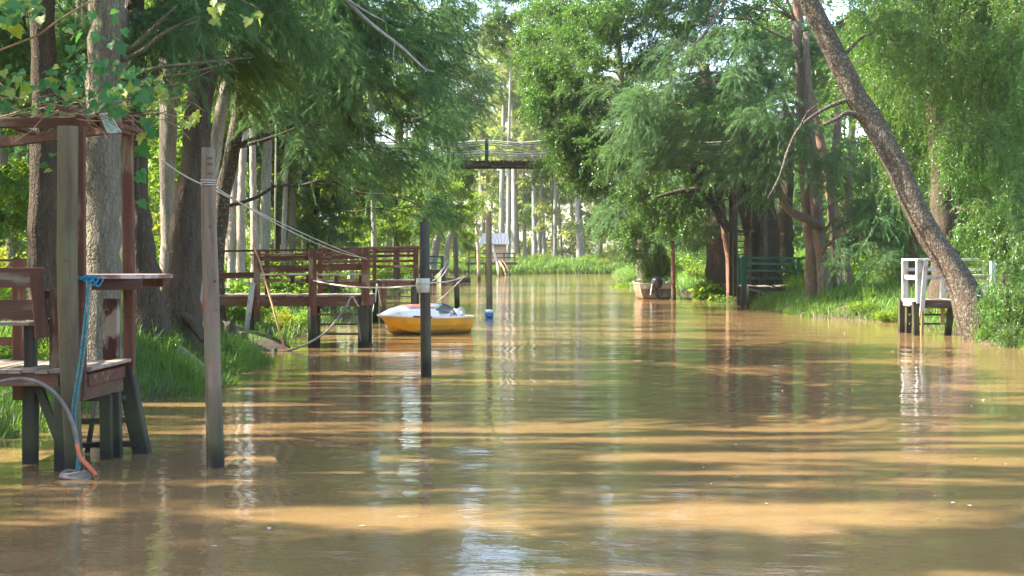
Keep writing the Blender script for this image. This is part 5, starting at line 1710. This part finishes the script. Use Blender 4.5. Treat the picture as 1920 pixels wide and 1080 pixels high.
MB().lathe((X(917, 52.35), 52.3, .19), [(.15, 0), (.155, .02), (.155, .08), (.13, .10)], 14).build('white_band', 'white', rg, smooth=True)
o = MB().tube([P(857, 610, 62.8), P(857, 570, 62.8), P(855, 500, 62.8), P(853, 436, 62.8)], [.125, .12, .11, .10], 12, .04, 23).build('mooring_post', 'grey_v', None, smooth=True)
tag(o, 'grey post behind the stern of the yellow boat', 'post')
lp = thing('lamp_pole', P(898, 530, 128), 'thin pale pole with a small lamp at its top left of the hut', 'pole')
MB().tube([P(899, 540, 128), P(897, 480, 128), P(893, 420, 128), P(891, 380, 128)], [.17, .16, .14, .12], 9, .02, 24).build('pole', 'pale_v', lp, smooth=True)
MB().lathe(P(891, 393, 127.9), [(.12, 0), (.24, .06), (.26, .30), (.18, .44)], 10).build('lamp', 'black', lp, smooth=True)
MB().lathe(P(891, 378, 127.9), [(.10, 0), (.15, .1), (.14, .3), (.05, .4)], 10).build('lamp_cap', 'steel', lp, smooth=True)
o = MB().tube([P(1263, 590, 73), P(1263, 560, 73), P(1262, 500, 73), P(1261, 452, 73)], [.13, .125, .115, .10], 12, .04, 25).build('mooring_post', 'brown_h', None, smooth=True)
tag(o, 'brown post standing right of the moored boat with the black outboard', 'post')


# ------------------------------------------------------------------ boats
def loft(stations, close_start=True, close_end=True):
    """stations: list of rings (open polylines of equal length, port gunwale to starboard gunwale)"""
    n = len(stations[0])
    vs = [p for s in stations for p in s]
    fs = []
    for i in range(len(stations) - 1):
        for k in range(n - 1):
            fs.append((i * n + k, i * n + k + 1, (i + 1) * n + k + 1, (i + 1) * n + k))
    if close_start:
        fs.append(tuple(range(n)))
    if close_end:
        fs.append(tuple((len(stations) - 1) * n + k for k in range(n - 1, -1, -1)))
    return vs, fs


def hull_parts(root, Ln, B, H, mat_hull, mat_rim, mat_in, tf, bow_h=.12, blunt=.5, foredeck=None):
    """an open dinghy hull: bow at +x"""
    S = []
    I = []
    R1 = []
    us = [0, .12, .28, .45, .6, .72, .82, .90, .96, 1.0]
    for u in us:
        b = B / 2 * (0.90 + .10 * min(u / .35, 1)) * (1 - max(0, (u - .42) / .58) ** 2.9 * (1 - .05))
        x = Ln * (u - .5)
        zs = H + bow_h * max(0, (u - .2) / .8) ** 2
        zk = -.12 + .28 * max(0, (u - .7) / .3) ** 2
        zc = .04 + .30 * max(0, (u - .55) / .45) ** 2
        rake = .22 * max(0, (u - .7) / .3) ** 1.5
        bc = b * .80
        S.append([tf((x + rake, -b, zs)), tf((x + rake * .5, -b * .95, (zs + zc) / 2)), tf((x, -bc, zc)), tf((x - rake * .3, 0, zk)), tf((x, bc, zc)), tf((x + rake * .5, b * .95, (zs + zc) / 2)), tf((x + rake, b, zs))])
        t = .045
        bi = max(b - t, .004)
        I.append([tf((x + rake - (.03 if u > .9 else 0), -bi, zs - .01)), tf((x, -bi * .8, max(zc + .06, .12))), tf((x, 0, max(zk + .08, .10))), tf((x, bi * .8, max(zc + .06, .12))), tf((x + rake - (.03 if u > .9 else 0), bi, zs - .01))])
        R1.append((x + rake, b, zs))
    v, f = loft(S, True, False)
    hb = MB().poly(v, f).build('hull', mat_hull, root, smooth=False)
    v, f = loft(I, True, False)
    MB().poly(v, [tuple(reversed(q)) for q in f]).build('inside', mat_in, root)
    rim = [Vector((x, -b, z)) for x, b, z in R1] + [Vector((R1[-1][0] + .03, 0, R1[-1][2]))] + [Vector((x, b, z)) for x, b, z in reversed(R1)]
    rim.append(rim[0])
    mb = MB()
    for i in range(len(rim) - 1):
        mb.bar(tf(rim[i]), tf(rim[i + 1]), .075, .06)
    mb.build('gunwale', mat_rim, root)
    return R1


def xf(origin, yaw):
    c, s = math.cos(yaw), math.sin(yaw)
    o = Vector(origin)
    return lambda p: o + Vector((p[0] * c - p[1] * s, p[0] * s + p[1] * c, p[2]))


yaw = R(180 + 40)
bo = Vector((X(793, 41.2), 41.7, -.02))
tf = xf(bo, yaw)
yb = thing('motor_boat', bo, 'small yellow motor boat with white and orange foredeck beside the red jetty', 'boat')
Ln, B, H = 2.75, 1.30, .50
R1 = hull_parts(yb, Ln, B, H, 'yellow', 'white', 'white', tf, .10)
# cambered foredeck from the windscreen to the bow, white with an orange panel
rows = []
pan = []
for u in (.46, .55, .66, .77, .88, .96, 1.0):
    i = next(k for k in range(len(R1)) if R1[k][0] >= Ln * (u - .5) - 1e-6) if u < 1 else len(R1) - 1
    b = np.interp(Ln * (u - .5), [q[0] for q in R1], [q[1] for q in R1])
    z = np.interp(Ln * (u - .5), [q[0] for q in R1], [q[2] for q in R1])
    x = Ln * (u - .5) + .16 * max(0, (u - .7) / .3)
    hgt = .30 * (1 - max(0, (u - .5) / .5) ** 3.6) + .01
    rows.append([tf((x, -b, z + .015)), tf((x, -b * .82, z + hgt * .62)), tf((x, -b * .45, z + hgt)), tf((x, 0, z + hgt * 1.12)), tf((x, b * .45, z + hgt)), tf((x, b * .82, z + hgt * .62)), tf((x, b, z + .015))])
    if u <= .8:
        pan.append([tf((x, -b * .66, z + hgt * .84 + .012)), tf((x, -b * .45, z + hgt + .012)), tf((x, 0, z + hgt * 1.12 + .012)), tf((x, b * .45, z + hgt + .012)), tf((x, b * .66, z + hgt * .84 + .012))])
v, f = loft(rows, True, True)
MB().poly(v, f).build('foredeck', 'white', yb, smooth=False)
v, f = loft(pan, True, True)
MB().poly(v, f).build('deck_panel', 'orange', yb)
# windscreen leaning back, with side wings
m_, nt_, out_ = new_mat('tinted windscreen')
b_ = N(nt_, 'ShaderNodeBsdfPrincipled')
b_.inputs['Base Color'].default_value = (.10, .13, .16, 1)
b_.inputs['Roughness'].default_value = .15
b_.inputs['Alpha'].default_value = .75
L(nt_, b_.outputs[0], out_.inputs['Surface'])
M['screen'] = m_
ws = MB()
sx = Ln * (.46 - .5)
zb = H + .24
for (a, b, c, d) in (((sx + .05, -.52, zb - .03), (sx + .05, .52, zb - .03), (sx - .25, .44, zb + .15), (sx - .25, -.44, zb + .15)),
                     ((sx + .05, .52, zb - .03), (sx - .62, .62, zb - .20), (sx - .50, .56, zb + .03), (sx - .25, .44, zb + .15)),
                     ((sx + .05, -.52, zb - .03), (sx - .25, -.44, zb + .15), (sx - .50, -.56, zb + .03), (sx - .62, -.62, zb - .20))):
    pts = [Vector(p) for p in (a, b, c, d)]
    nr_ = (pts[1] - pts[0]).cross(pts[3] - pts[0]).normalized() * .008
    ws.poly([tf(p) for p in pts] + [tf(p + nr_) for p in pts], [(0, 1, 2, 3), (7, 6, 5, 4), (0, 4, 5, 1), (1, 5, 6, 2), (2, 6, 7, 3), (3, 7, 4, 0)])
ws.build('windscreen', 'screen', yb)
fr_ = MB()
for (a, b) in (((sx - .25, -.44, zb + .155), (sx - .25, .44, zb + .155)), ((sx - .25, .44, zb + .155), (sx - .50, .56, zb + .035)), ((sx - .50, .56, zb + .035), (sx - .62, .62, zb - .20)), ((sx - .25, -.44, zb + .155), (sx - .50, -.56, zb + .035)), ((sx - .50, -.56, zb + .035), (sx - .62, -.62, zb - .20))):
    fr_.bar(tf(a), tf(b), .03, .03)
fr_.build('screen_frame', 'black', yb)
for s in (1,):
    bar_part('rub_strip', tf((.22, s * (B / 2 + .025), H + .015)), tf((.78, s * (B / 2 - .10), H + .06)), .04, .05, 'black', yb)
bar_part('seat', tf((-.75, -.55, .36)), tf((-.75, .55, .36)), .3, .04, 'white', yb)
om = MB()
om.lathe(tf((-1.36, 0, .44)), [(.07, 0), (.12, .05), (.13, .20), (.09, .29), (.03, .32)], 12)
om.build('motor_cowl', 'jug', yb, smooth=True)
MB().bar(tf((-1.38, 0, -.3)), tf((-1.36, 0, .46)), .09, .07, (0, 1, 0)).bar(tf((-1.34, .02, .56)), tf((-.95, .12, .66)), .04, .04).build('motor_leg', 'steel', yb)
MB().lathe(tf((-.80, .44, .42)), [(.05, 0), (.14, .06), (.17, .15), (.14, .25), (.05, .31)], 14).build('buoy', 'white', None, smooth=True)
tag(bpy.data.objects['buoy'], 'round white buoy lying in the stern of the yellow boat', 'buoy')
MB().lathe(tf((-1.08, .40, .44)), [(.05, 0), (.10, .03), (.11, .12), (.06, .19), (.04, .23)], 12).build('jerry_jug', 'jug', None, smooth=True)
tag(bpy.data.objects['jerry_jug'], 'small pale jug by the motor of the yellow boat', 'jug')

bo = Vector((X(1227, 74), 75.6, -.02))
tf = xf(bo, R(90 + 3))
ob = thing('outboard_boat', bo, 'weathered grey and rust boat moored stern on with a black outboard motor', 'boat')
hull_parts(ob, 3.9, 1.95, .84, 'rust', 'greyhull', 'greyhull', tf, .12)
MB().bar(tf((-1.99, -.90, .70)), tf((-1.99, .90, .70)), .05, .26).build('transom_board', 'greyhull', ob)
cw = MB()
cw.lathe(tf((-2.22, .10, .62)), [(.16, 0), (.28, .06), (.32, .24), (.30, .44), (.22, .56), (.06, .60)], 14, (0.14, -.12, .95))
cw.build('motor_cowl', 'black', ob, smooth=True)
MB().bar(tf((-2.20, .10, .66)), tf((-2.34, .02, .05)), .17, .12, (0, 1, 0)).bar(tf((-2.30, .28, .40)), tf((-2.02, .28, .62)), .2, .06).build('motor_leg', 'black', ob)
MB().bar(tf((-2.40, .32, .84)), tf((-2.36, .40, .26)), .13, .05, (1, 0, 0)).build('motor_plate', 'white', ob)
MB().lathe(tf((-1.55, -.18, .72)), [(.08, 0), (.24, .08), (.28, .22), (.24, .36), (.08, .44)], 14).build('float_ball', 'white', None, smooth=True)
tag(bpy.data.objects['float_ball'], 'white ball float in the stern beside the black outboard motor', 'float')
bar_part('thwart', tf((-.6, -.88, .60)), tf((-.6, .88, .60)), .3, .04, 'greyhull', ob)

# ------------------------------------------------------------------ green jetty (right)
gj = thing('jetty', (X(1440, 64), 64, 0), 'green railed jetty with broken uneven deck boards on the right bank', 'jetty')
g1, g2 = 62.6, 64.8
xl_ = X(1395, g1)
xr_ = X(1512, g1)
zt = Z(536, g1)
for px, d, y0, y1, wd in ((1395, g1, 556, 481, .24), (1385.5, g2, 552, 481, .17), (1497, g2, 538, 484, .17), (1580, g2, 540, 484, .15)):
    bar_part('post', P(px, y0, d), P(px, y1, d), wd, .14, 'green_v', gj, up=(0, 1, 0))
for py in (483, 494, 507, 521):
    bar_part('rail', P(1389, py, g2 + .05), P(1585, py + 3, g2 + .05), .05, .11, 'green_v', gj)
bar_part('rail', P(1386, 482, g2), P(1396, 482, g1), .05, .11, 'green_v', gj)
nb = 15
for k in range(nb):
    x = xl_ + .1 + (xr_ - xl_) * (k + .5) / nb
    if k in (3, 7):
        continue
    bar_part('plank', (x, g1 - random.uniform(-.15, .12), zt - .02 + random.uniform(-.06, .03)), (x + random.uniform(-.05, .05), g2 - random.uniform(0, .1), zt - .02 + random.uniform(-.02, .03)), (xr_ - xl_) / nb - .02, .04, 'deck', gj)
bar_part('joist', (xl_, g1 + .15, zt - .15), (xr_, g1 + .15, zt - .15), .08, .2, 'dark_h', gj)
bar_part('joist', (xl_, g2 - .1, zt - .15), (xr_, g2 - .1, zt - .15), .08, .2, 'dark_h', gj)
bar_part('beam', P(1405, 542, g1 - .1), P(1447, 553, g1 - .1), .06, .10, 'pale_v', gj)
bar_part('pile', (X(1393, g1), g1, -1), (X(1393, g1), g1, zt - .2), .17, .17, 'dark_v', gj, up=(0, 1, 0))
bar_part('pile', (X(1385, g2), g2, -1), (X(1385, g2), g2, zt - .2), .17, .17, 'dark_v', gj, up=(0, 1, 0))
bar_part('pale_pile', (X(1401, g1), g1 - .1, -1), (X(1401, g1), g1 - .1, zt), .11, .11, 'pale_v', gj, up=(0, 1, 0))
bar_part('pale_pile', (X(1446, g1), g1 - .1, -1), (X(1446, g1), g1 - .1, zt - .4), .09, .09, 'pale_v', gj, up=(0, 1, 0))
bar_part('brace', (X(1446, g1), g1, .25), (X(1432, g1), g1 + .1, zt - .1), .08, .08, 'dark_v', gj, up=(0, 1, 0))
bar_part('pile', (X(1500, g1), g1 + .2, -.3), (X(1500, g1), g1 + .2, zt - .1), .17, .17, 'dark_v', gj, up=(0, 1, 0))

# ------------------------------------------------------------------ white jetty (right)
wj = thing('jetty', (13.0, 41.4, 0), 'white painted jetty railing on dark piles behind the leaning trunk', 'jetty')
w1, w2 = 40.6, 42.0
xl_ = X(1722, w1)
xr_ = 15.6
zt = 1.02
zr = 2.16
nb = 24
for k in range(nb):
    x = xl_ + (xr_ - xl_) * (k + .5) / nb
    bar_part('plank', (x, w1 - .04, zt - .02 + random.uniform(-.008, .008)), (x, w2, zt - .02), (xr_ - xl_) / nb - .012, .04, 'deck', wj)
bar_part('joist', (xl_ + .02, w1, zt - .14), (xr_, w1, zt - .14), .06, .2, 'dark_h', wj)
bar_part('joist', (xl_, w2, zt - .14), (xr_, w2, zt - .14), .06, .2, 'dark_h', wj)
bar_part('end_board', (xl_ - .03, w1 + .03, zt - .10), (xl_ - .03, w2, zt - .10), .05, .22, 'pale_v', wj)
for x, d, wd in ((xl_, w1 - .05, .17), (xl_, w2, .17), (X(1769, w2), w2 + .05, .15), (X(1848, w2), w2 + .05, .13), (X(1860, w1), w1 - .05, .14), (15.3, w1 - .05, .14)):
    bar_part('post', (x, d, zt - .1), (x, d, zr - .03), wd, .13, 'whitewood_v', wj, up=(0, 1, 0))
bar_part('slanting_board', P(1728, 592, w1 - .12), P(1736, 487, w1 - .12), .13, .05, 'whitewood_v', wj, up=(0, 1, 0))
bar_part('top_rail', (xl_, w1 - .15, zr), (xl_, w2 + .1, zr), .15, .06, 'whitewood_v', wj)
bar_part('top_rail', (xl_ + .08, w2 + .05, zr), (xr_, w2 + .05, zr), .12, .07, 'whitewood_v', wj)
bar_part('mid_rail', (xl_, w1, Z(521, w1)), (xl_, w2, Z(521, w1)), .05, .13, 'whitewood_v', wj)
bar_part('mid_rail', (xl_, w2 + .04, Z(520, w2)), (xr_, w2 + .04, Z(520, w2)), .05, .12, 'whitewood_v', wj)
bar_part('mid_rail', (xl_, w2 + .06, Z(505, w2)), (xr_, w2 + .06, Z(505, w2)), .05, .10, 'whitewood_v', wj)
bar_part('seat_board', (X(1790, w2), w2 - .2, Z(516, w2)), (xr_, w2 - .2, Z(516, w2)), .32, .05, 'whitewood_v', wj)
for (x, d, tx) in ((X(1701, w2), w2 - .1, .02), (X(1718, w1), w1, -.03), (X(1783, w1), w1 + .3, .12), (X(1810, w1), w1, 0), (X(1870, w1), w1, 0), (X(1692, w2), w2 + .1, .0)):
    bar_part('pile', (x - tx, d, -1), (x + tx, d, zt - .05), .17, .16, 'dark_v', wj, up=(0, 1, 0))
bar_part('pale_pile', (X(1725, w1), w1 - .14, -.8), (X(1727, w1), w1 - .14, .70), .07, .06, 'bamboo', wj, up=(0, 1, 0))
bar_part('pale_pile', (X(1771, w1), w1 + .2, .3), (X(1772, w1), w1 + .2, zt - .12), .10, .06, 'bamboo', wj, up=(0, 1, 0))
for py in (574, 590, 607):
    bar_part('rung', P(1705, py, w1 + .5), P(1778, py, w1 + .5), .10, .05, 'dark_h', wj)

# ------------------------------------------------------------------ footbridge
BD_ = 65.0
fbx0, fbx1 = -9.5, 10.4
zb, ztop = Z(313, BD_), Z(301, BD_)
fbg = thing('footbridge', (0.5, BD_ + .6, 0), 'high timber footbridge with pale cable handrails crossing above the river', 'bridge')
for d in (BD_, BD_ + 1.2):
    bar_part('girder', (fbx0, d, zb + .10), (fbx1, d, zb + .10), .10, .22, 'dark_h', fbg)
nb = 96
for k in range(nb):
    x = fbx0 + (fbx1 - fbx0) * (k + .5) / nb
    bar_part('plank', (x, BD_ - .12 + random.uniform(-.03, .03), ztop - .03), (x, BD_ + 1.32, ztop - .03), (fbx1 - fbx0) / nb - .02, .05, 'dark_h', fbg)
for k in range(7):
    x = X(912, BD_) + (k - 3) * 2.9
    for d in (BD_ - .06, BD_ + 1.26):
        bar_part('rail_post', (x, d, zb + .05), (x, d, Z(262, BD_)), .14, .09, 'green_v', fbg, up=(0, 1, 0))
for d in (BD_ - .08, BD_ + 1.28):
    for py, m in ((264, 'wire'), (268, 'wire'), (283, 'wire'), (288, 'wire')):
        xs_ = np.linspace(fbx0, fbx1, 60)
        ph = (xs_ - X(912, BD_)) / 2.9
        sag = .09 * (1 - np.cos(2 * np.pi * ph)) / 2 * (1 if py < 280 else .5)
        MB().tube([(x, d, Z(py, BD_) - s) for x, s in zip(xs_, sag)], .028, 5).build('handrail_cable', m, fbg, smooth=True)
for x in (fbx0 + .2, fbx1 - .2):
    for d in (BD_, BD_ + 1.2):
        bar_part('tower_leg', (x, d, .4), (x, d, ztop - .06), .2, .2, 'dark_v', fbg, up=(0, 1, 0))
        bar_part('tower_leg', (x + (1.4 if x > 0 else -1.4), d, .4), (x + (1.4 if x > 0 else -1.4), d, ztop - .06), .2, .2, 'dark_v', fbg, up=(0, 1, 0))
# stairs on the right bank, first flight down from a landing
zl = Z(433, BD_)
bar_part('stair_landing', (X(1375, BD_), BD_ + 1.3, zl), (X(1420, BD_), BD_ + 1.3, zl), 1.0, .14, 'dark_h', fbg)
for px in (1382, 1413):
    bar_part('stringer', (X(px, BD_), BD_ + 1.0, .9), (X(px, BD_), BD_ + 1.4, zl), .06, .2, 'olive_v', fbg, up=(0, 1, 0))
    bar_part('stair_post', (X(px, BD_), BD_ + .9, .5), (X(px, BD_), BD_ + .9, zl), .11, .11, 'olive_v', fbg, up=(0, 1, 0))
for k in range(8):
    t = (k + .5) / 8
    bar_part('step', (X(1383, BD_), BD_ + 1.0 + .4 * t, .95 + (zl - .95) * t), (X(1412, BD_), BD_ + 1.0 + .4 * t, .95 + (zl - .95) * t), .24, .05, 'dark_h', fbg)
bar_part('stringer', (X(1376, BD_), BD_ + 1.8, zl), (X(1300, BD_), BD_ + 1.8, ztop - .2), .08, .28, 'dark_h', fbg)
bar_part('stringer', (X(1376, BD_), BD_ + .9, zl), (X(1300, BD_), BD_ + .9, ztop - .2), .08, .28, 'dark_h', fbg)

# ------------------------------------------------------------------ far left: green jetty, log wall, hut
fj = thing('jetty', (X(815, 108), 108, 0), 'small far jetty with blue green rail and pale ropes on the left bank', 'jetty')
fz = Z(505, 108)
for px in (800, 829):
    bar_part('post', P(px, 510, 108), P(px, 480, 108), .22, .16, 'green_v', fj, up=(0, 1, 0))
for py in (481, 493):
    bar_part('rail', P(790, py, 108.1), P(829, py, 108.1), .07, .12, 'green_v', fj)
for k in range(9):
    x = X(786, 108) + .21 * k
    bar_part('plank', (x, 107.8, fz), (x, 110, fz + random.uniform(-.02, .02)), .19, .06, 'deck', fj)
bar_part('joist', (X(784, 108), 107.9, fz - .18), (X(832, 108), 107.9, fz - .18), .1, .26, 'dark_h', fj)
for px in (806, 815, 831):
    bar_part('pile', (X(px, 108), 108, -1), (X(px, 108), 108, fz - .04), .28, .26, 'dark_v', fj, up=(0, 1, 0))
lr_ = MB()
for a, b in (((840, 487, 108), (815, 520, 104)), ((843, 494, 108), (822, 524, 102)), ((834, 500, 108), (812, 526, 101))):
    lr_.tube(rope_pts(P(*a), P(*b), .15, 8), .035, 5)
tag(lr_.build('rope_bundle', 'rope', None, smooth=True), 'pale slanting ropes in front of the small far jetty', 'rope')
lg = thing('log_wall', (X(858, 118), 118, 0), 'low bank wall of upright log ends right of the small far jetty', 'wall')
for k in range(11):
    px = 834 + 4.6 * k
    x = X(px, 118)
    MB().tube([(x, 118, -.6), (x, 118, .45 + random.uniform(-.06, .08))], .105, 9, .06, k).build('log', 'dark_v', lg, smooth=True)

HD = 165.0
hut = thing('hut', (X(925, HD), HD, 1.3), 'small plank hut with grey metal roof and red railed deck at the river bend', 'hut')
hx0, hx1 = X(912, HD), X(948, HD)
hy0, hy1 = HD, HD + 3.0
ze, za, zw = Z(456, HD), Z(437, HD), Z(490, HD)
nb = 9
for k in range(nb):
    z = zw + (ze - zw) * (k + .5) / nb
    bar_part('wall_board', (hx0, hy0, z), (hx1, hy0, z), .05, (ze - zw) / nb - .015, 'plank_wall', hut)
for k in range(nb):
    z = zw + (ze - zw) * (k + .5) / nb
    bar_part('wall_board', (hx0, hy0 + .06, z), (hx0, hy1, z), .05, (ze - zw) / nb - .015, 'plank_wall', hut)
bar_part('corner_post', (hx1 + .05, hy0 - .02, zw), (hx1 + .05, hy0 - .02, ze + .1), .12, .12, 'pale_v', hut, up=(0, 1, 0))
bar_part('porch_post', (X(898, HD), hy0, zw), (X(898, HD), hy0, ze), .12, .12, 'red_v', hut, up=(0, 1, 0))
MB().bar((hx0 - .1, hy1, (zw + ze) / 2), (hx1, hy1, (zw + ze) / 2), .06, ze - zw).build('back_wall', 'plank_wall', hut)
# roof: two corrugated sheets, ridge along the river bank, gable to the left
rx0, rx1 = X(897, HD), X(956, HD)
ym = (hy0 + hy1) / 2
rf = []
for side in (-1, 1):
    ye = ym + side * 2.1
    ncor = 40
    V = []
    for k in range(ncor + 1):
        t = k / ncor
        off = .025 * (1 if k % 2 else -1)
        shear = .75
        V.append((rx0 + .55 + (rx1 - rx0 - shear) * t, ym, za + off))
        V.append((rx0 + (rx1 - rx0) * t, ye, ze - .12 + off))
    F = [(2 * k, 2 * k + 1, 2 * k + 3, 2 * k + 2) for k in range(ncor)]
    MB().poly(V, F).build('roof_sheet', 'zinc', hut)
MB().poly([(rx0 + .12, ym - 1.9, ze - .1), (rx0 + .12, ym + 1.9, ze - .1), (rx0 + .6, ym, za - .06), (rx0 + .22, ym - 1.9, ze - .1), (rx0 + .22, ym + 1.9, ze - .1), (rx0 + .7, ym, za - .06)], [(0, 2, 1), (3, 4, 5), (0, 1, 4, 3), (1, 2, 5, 4), (2, 0, 3, 5)]).build('gable', 'red_h', hut)
dz = Z(491, HD)
for k in range(22):
    x = X(877, HD) + .27 * k
    bar_part('plank', (x, HD - 2.6, dz), (x, HD - .05, dz), .25, .06, 'deck', hut)
bar_part('joist', (X(876, HD), HD - 2.55, dz - .18), (X(970, HD), HD - 2.55, dz - .18), .1, .26, 'dark_h', hut)
for px in (879, 893, 914, 930, 945, 965):
    bar_part('rail_post', P(px, 491, HD - 2.5), P(px, 474, HD - 2.5), .16, .12, 'red_v', hut, up=(0, 1, 0))
for py in (475, 483):
    bar_part('rail', P(877, py, HD - 2.5), P(967, py, HD - 2.5), .08, .13, 'red_h', hut)
for px in (880, 912, 945):
    bar_part('pile', (X(px, HD), HD - 2.5, -.8), (X(px, HD), HD - 2.5, dz - .05), .22, .2, 'dark_v', hut, up=(0, 1, 0))
for i, (a, b, r_, lab) in enumerate((((924, 462, 158), (937, 523, 150), .17, 'pale bent pole leaning in front of the hut'), ((936, 490, 162), (950, 516, 158), .11, 'thin tan pole sloping from the hut deck to the water'), ((942, 488, 162), (957, 514, 158), .10, 'reddish pole sloping beside the tan one below the hut'))):
    o = MB().tube([P(*a), (P(*a) + P(*b)) / 2 + Vector((.1, 0, 0)), P(*b) - Vector((0, 0, .3))], r_, 8, .04, i).build('leaning_pole', ('pale_v', 'bamboo', 'red_v')[i], None, smooth=True)
    tag(o, lab, 'pole')

# ------------------------------------------------------------------ house glimpsed far left
hs = thing('house', (-33, 98, 1.0), 'pale pink house with grey roof glimpsed through the leaves at the far left', 'house')
hy = 98.0
hl, hr2 = X(-30, hy), X(58, hy)
MB().bar((hl, hy + 2.5, 4.2), (hr2, hy + 2.5, 4.2), 5, 7.6).build('wall', 'house', hs)
ze_, zr_ = Z(322, hy), Z(298, hy)
MB().poly([(hl - .4, hy - .5, ze_), (hr2 + .4, hy - .5, ze_), (hr2 + .4, hy + 5.5, ze_), (hl - .4, hy + 5.5, ze_), (hl - .4, hy + 2.5, zr_), (hr2 + .4, hy + 2.5, zr_)], [(0, 1, 5, 4), (2, 3, 4, 5), (1, 2, 5), (3, 0, 4), (3, 2, 1, 0)]).build('roof', 'tile', hs)
for px in (5, 40):
    x = X(px, hy)
    wd_ = MB().bar((x - .5, hy - .02, Z(345, hy)), (x + .5, hy - .02, Z(345, hy)), .06, 1.2).build('window_frame', 'whitewood_v', hs)
    MB().bar((x - .42, hy - .06, Z(345, hy)), (x + .42, hy - .06, Z(345, hy)), .02, 1.0).build('pane', 'black', wd_)

# ------------------------------------------------------------------ the air: thin even haze round the whole scene
m, nt, out = new_mat('thin river haze')
pv = N(nt, 'ShaderNodeVolumePrincipled')
pv.inputs['Color'].default_value = (0.93, 0.97, 0.95, 1)
pv.inputs['Density'].default_value = 0.00018
pv.inputs['Anisotropy'].default_value = 0.3
L(nt, pv.outputs[0], out.inputs['Volume'])
vs = [(x, y, z) for z in (-3.0, 48.0) for x, y in ((-120, -90), (120, -90), (120, 320), (-120, 320))]
me = bpy.data.meshes.new('haze')
me.from_pydata(vs, [], [(3, 2, 1, 0), (4, 5, 6, 7), (0, 1, 5, 4), (1, 2, 6, 5), (2, 3, 7, 6), (3, 0, 4, 7)])
me.materials.append(m)
hz_ = bpy.data.objects.new('haze', me)
C.objects.link(hz_)
tag(hz_, 'thin pale haze over the river', 'haze', kind='stuff')
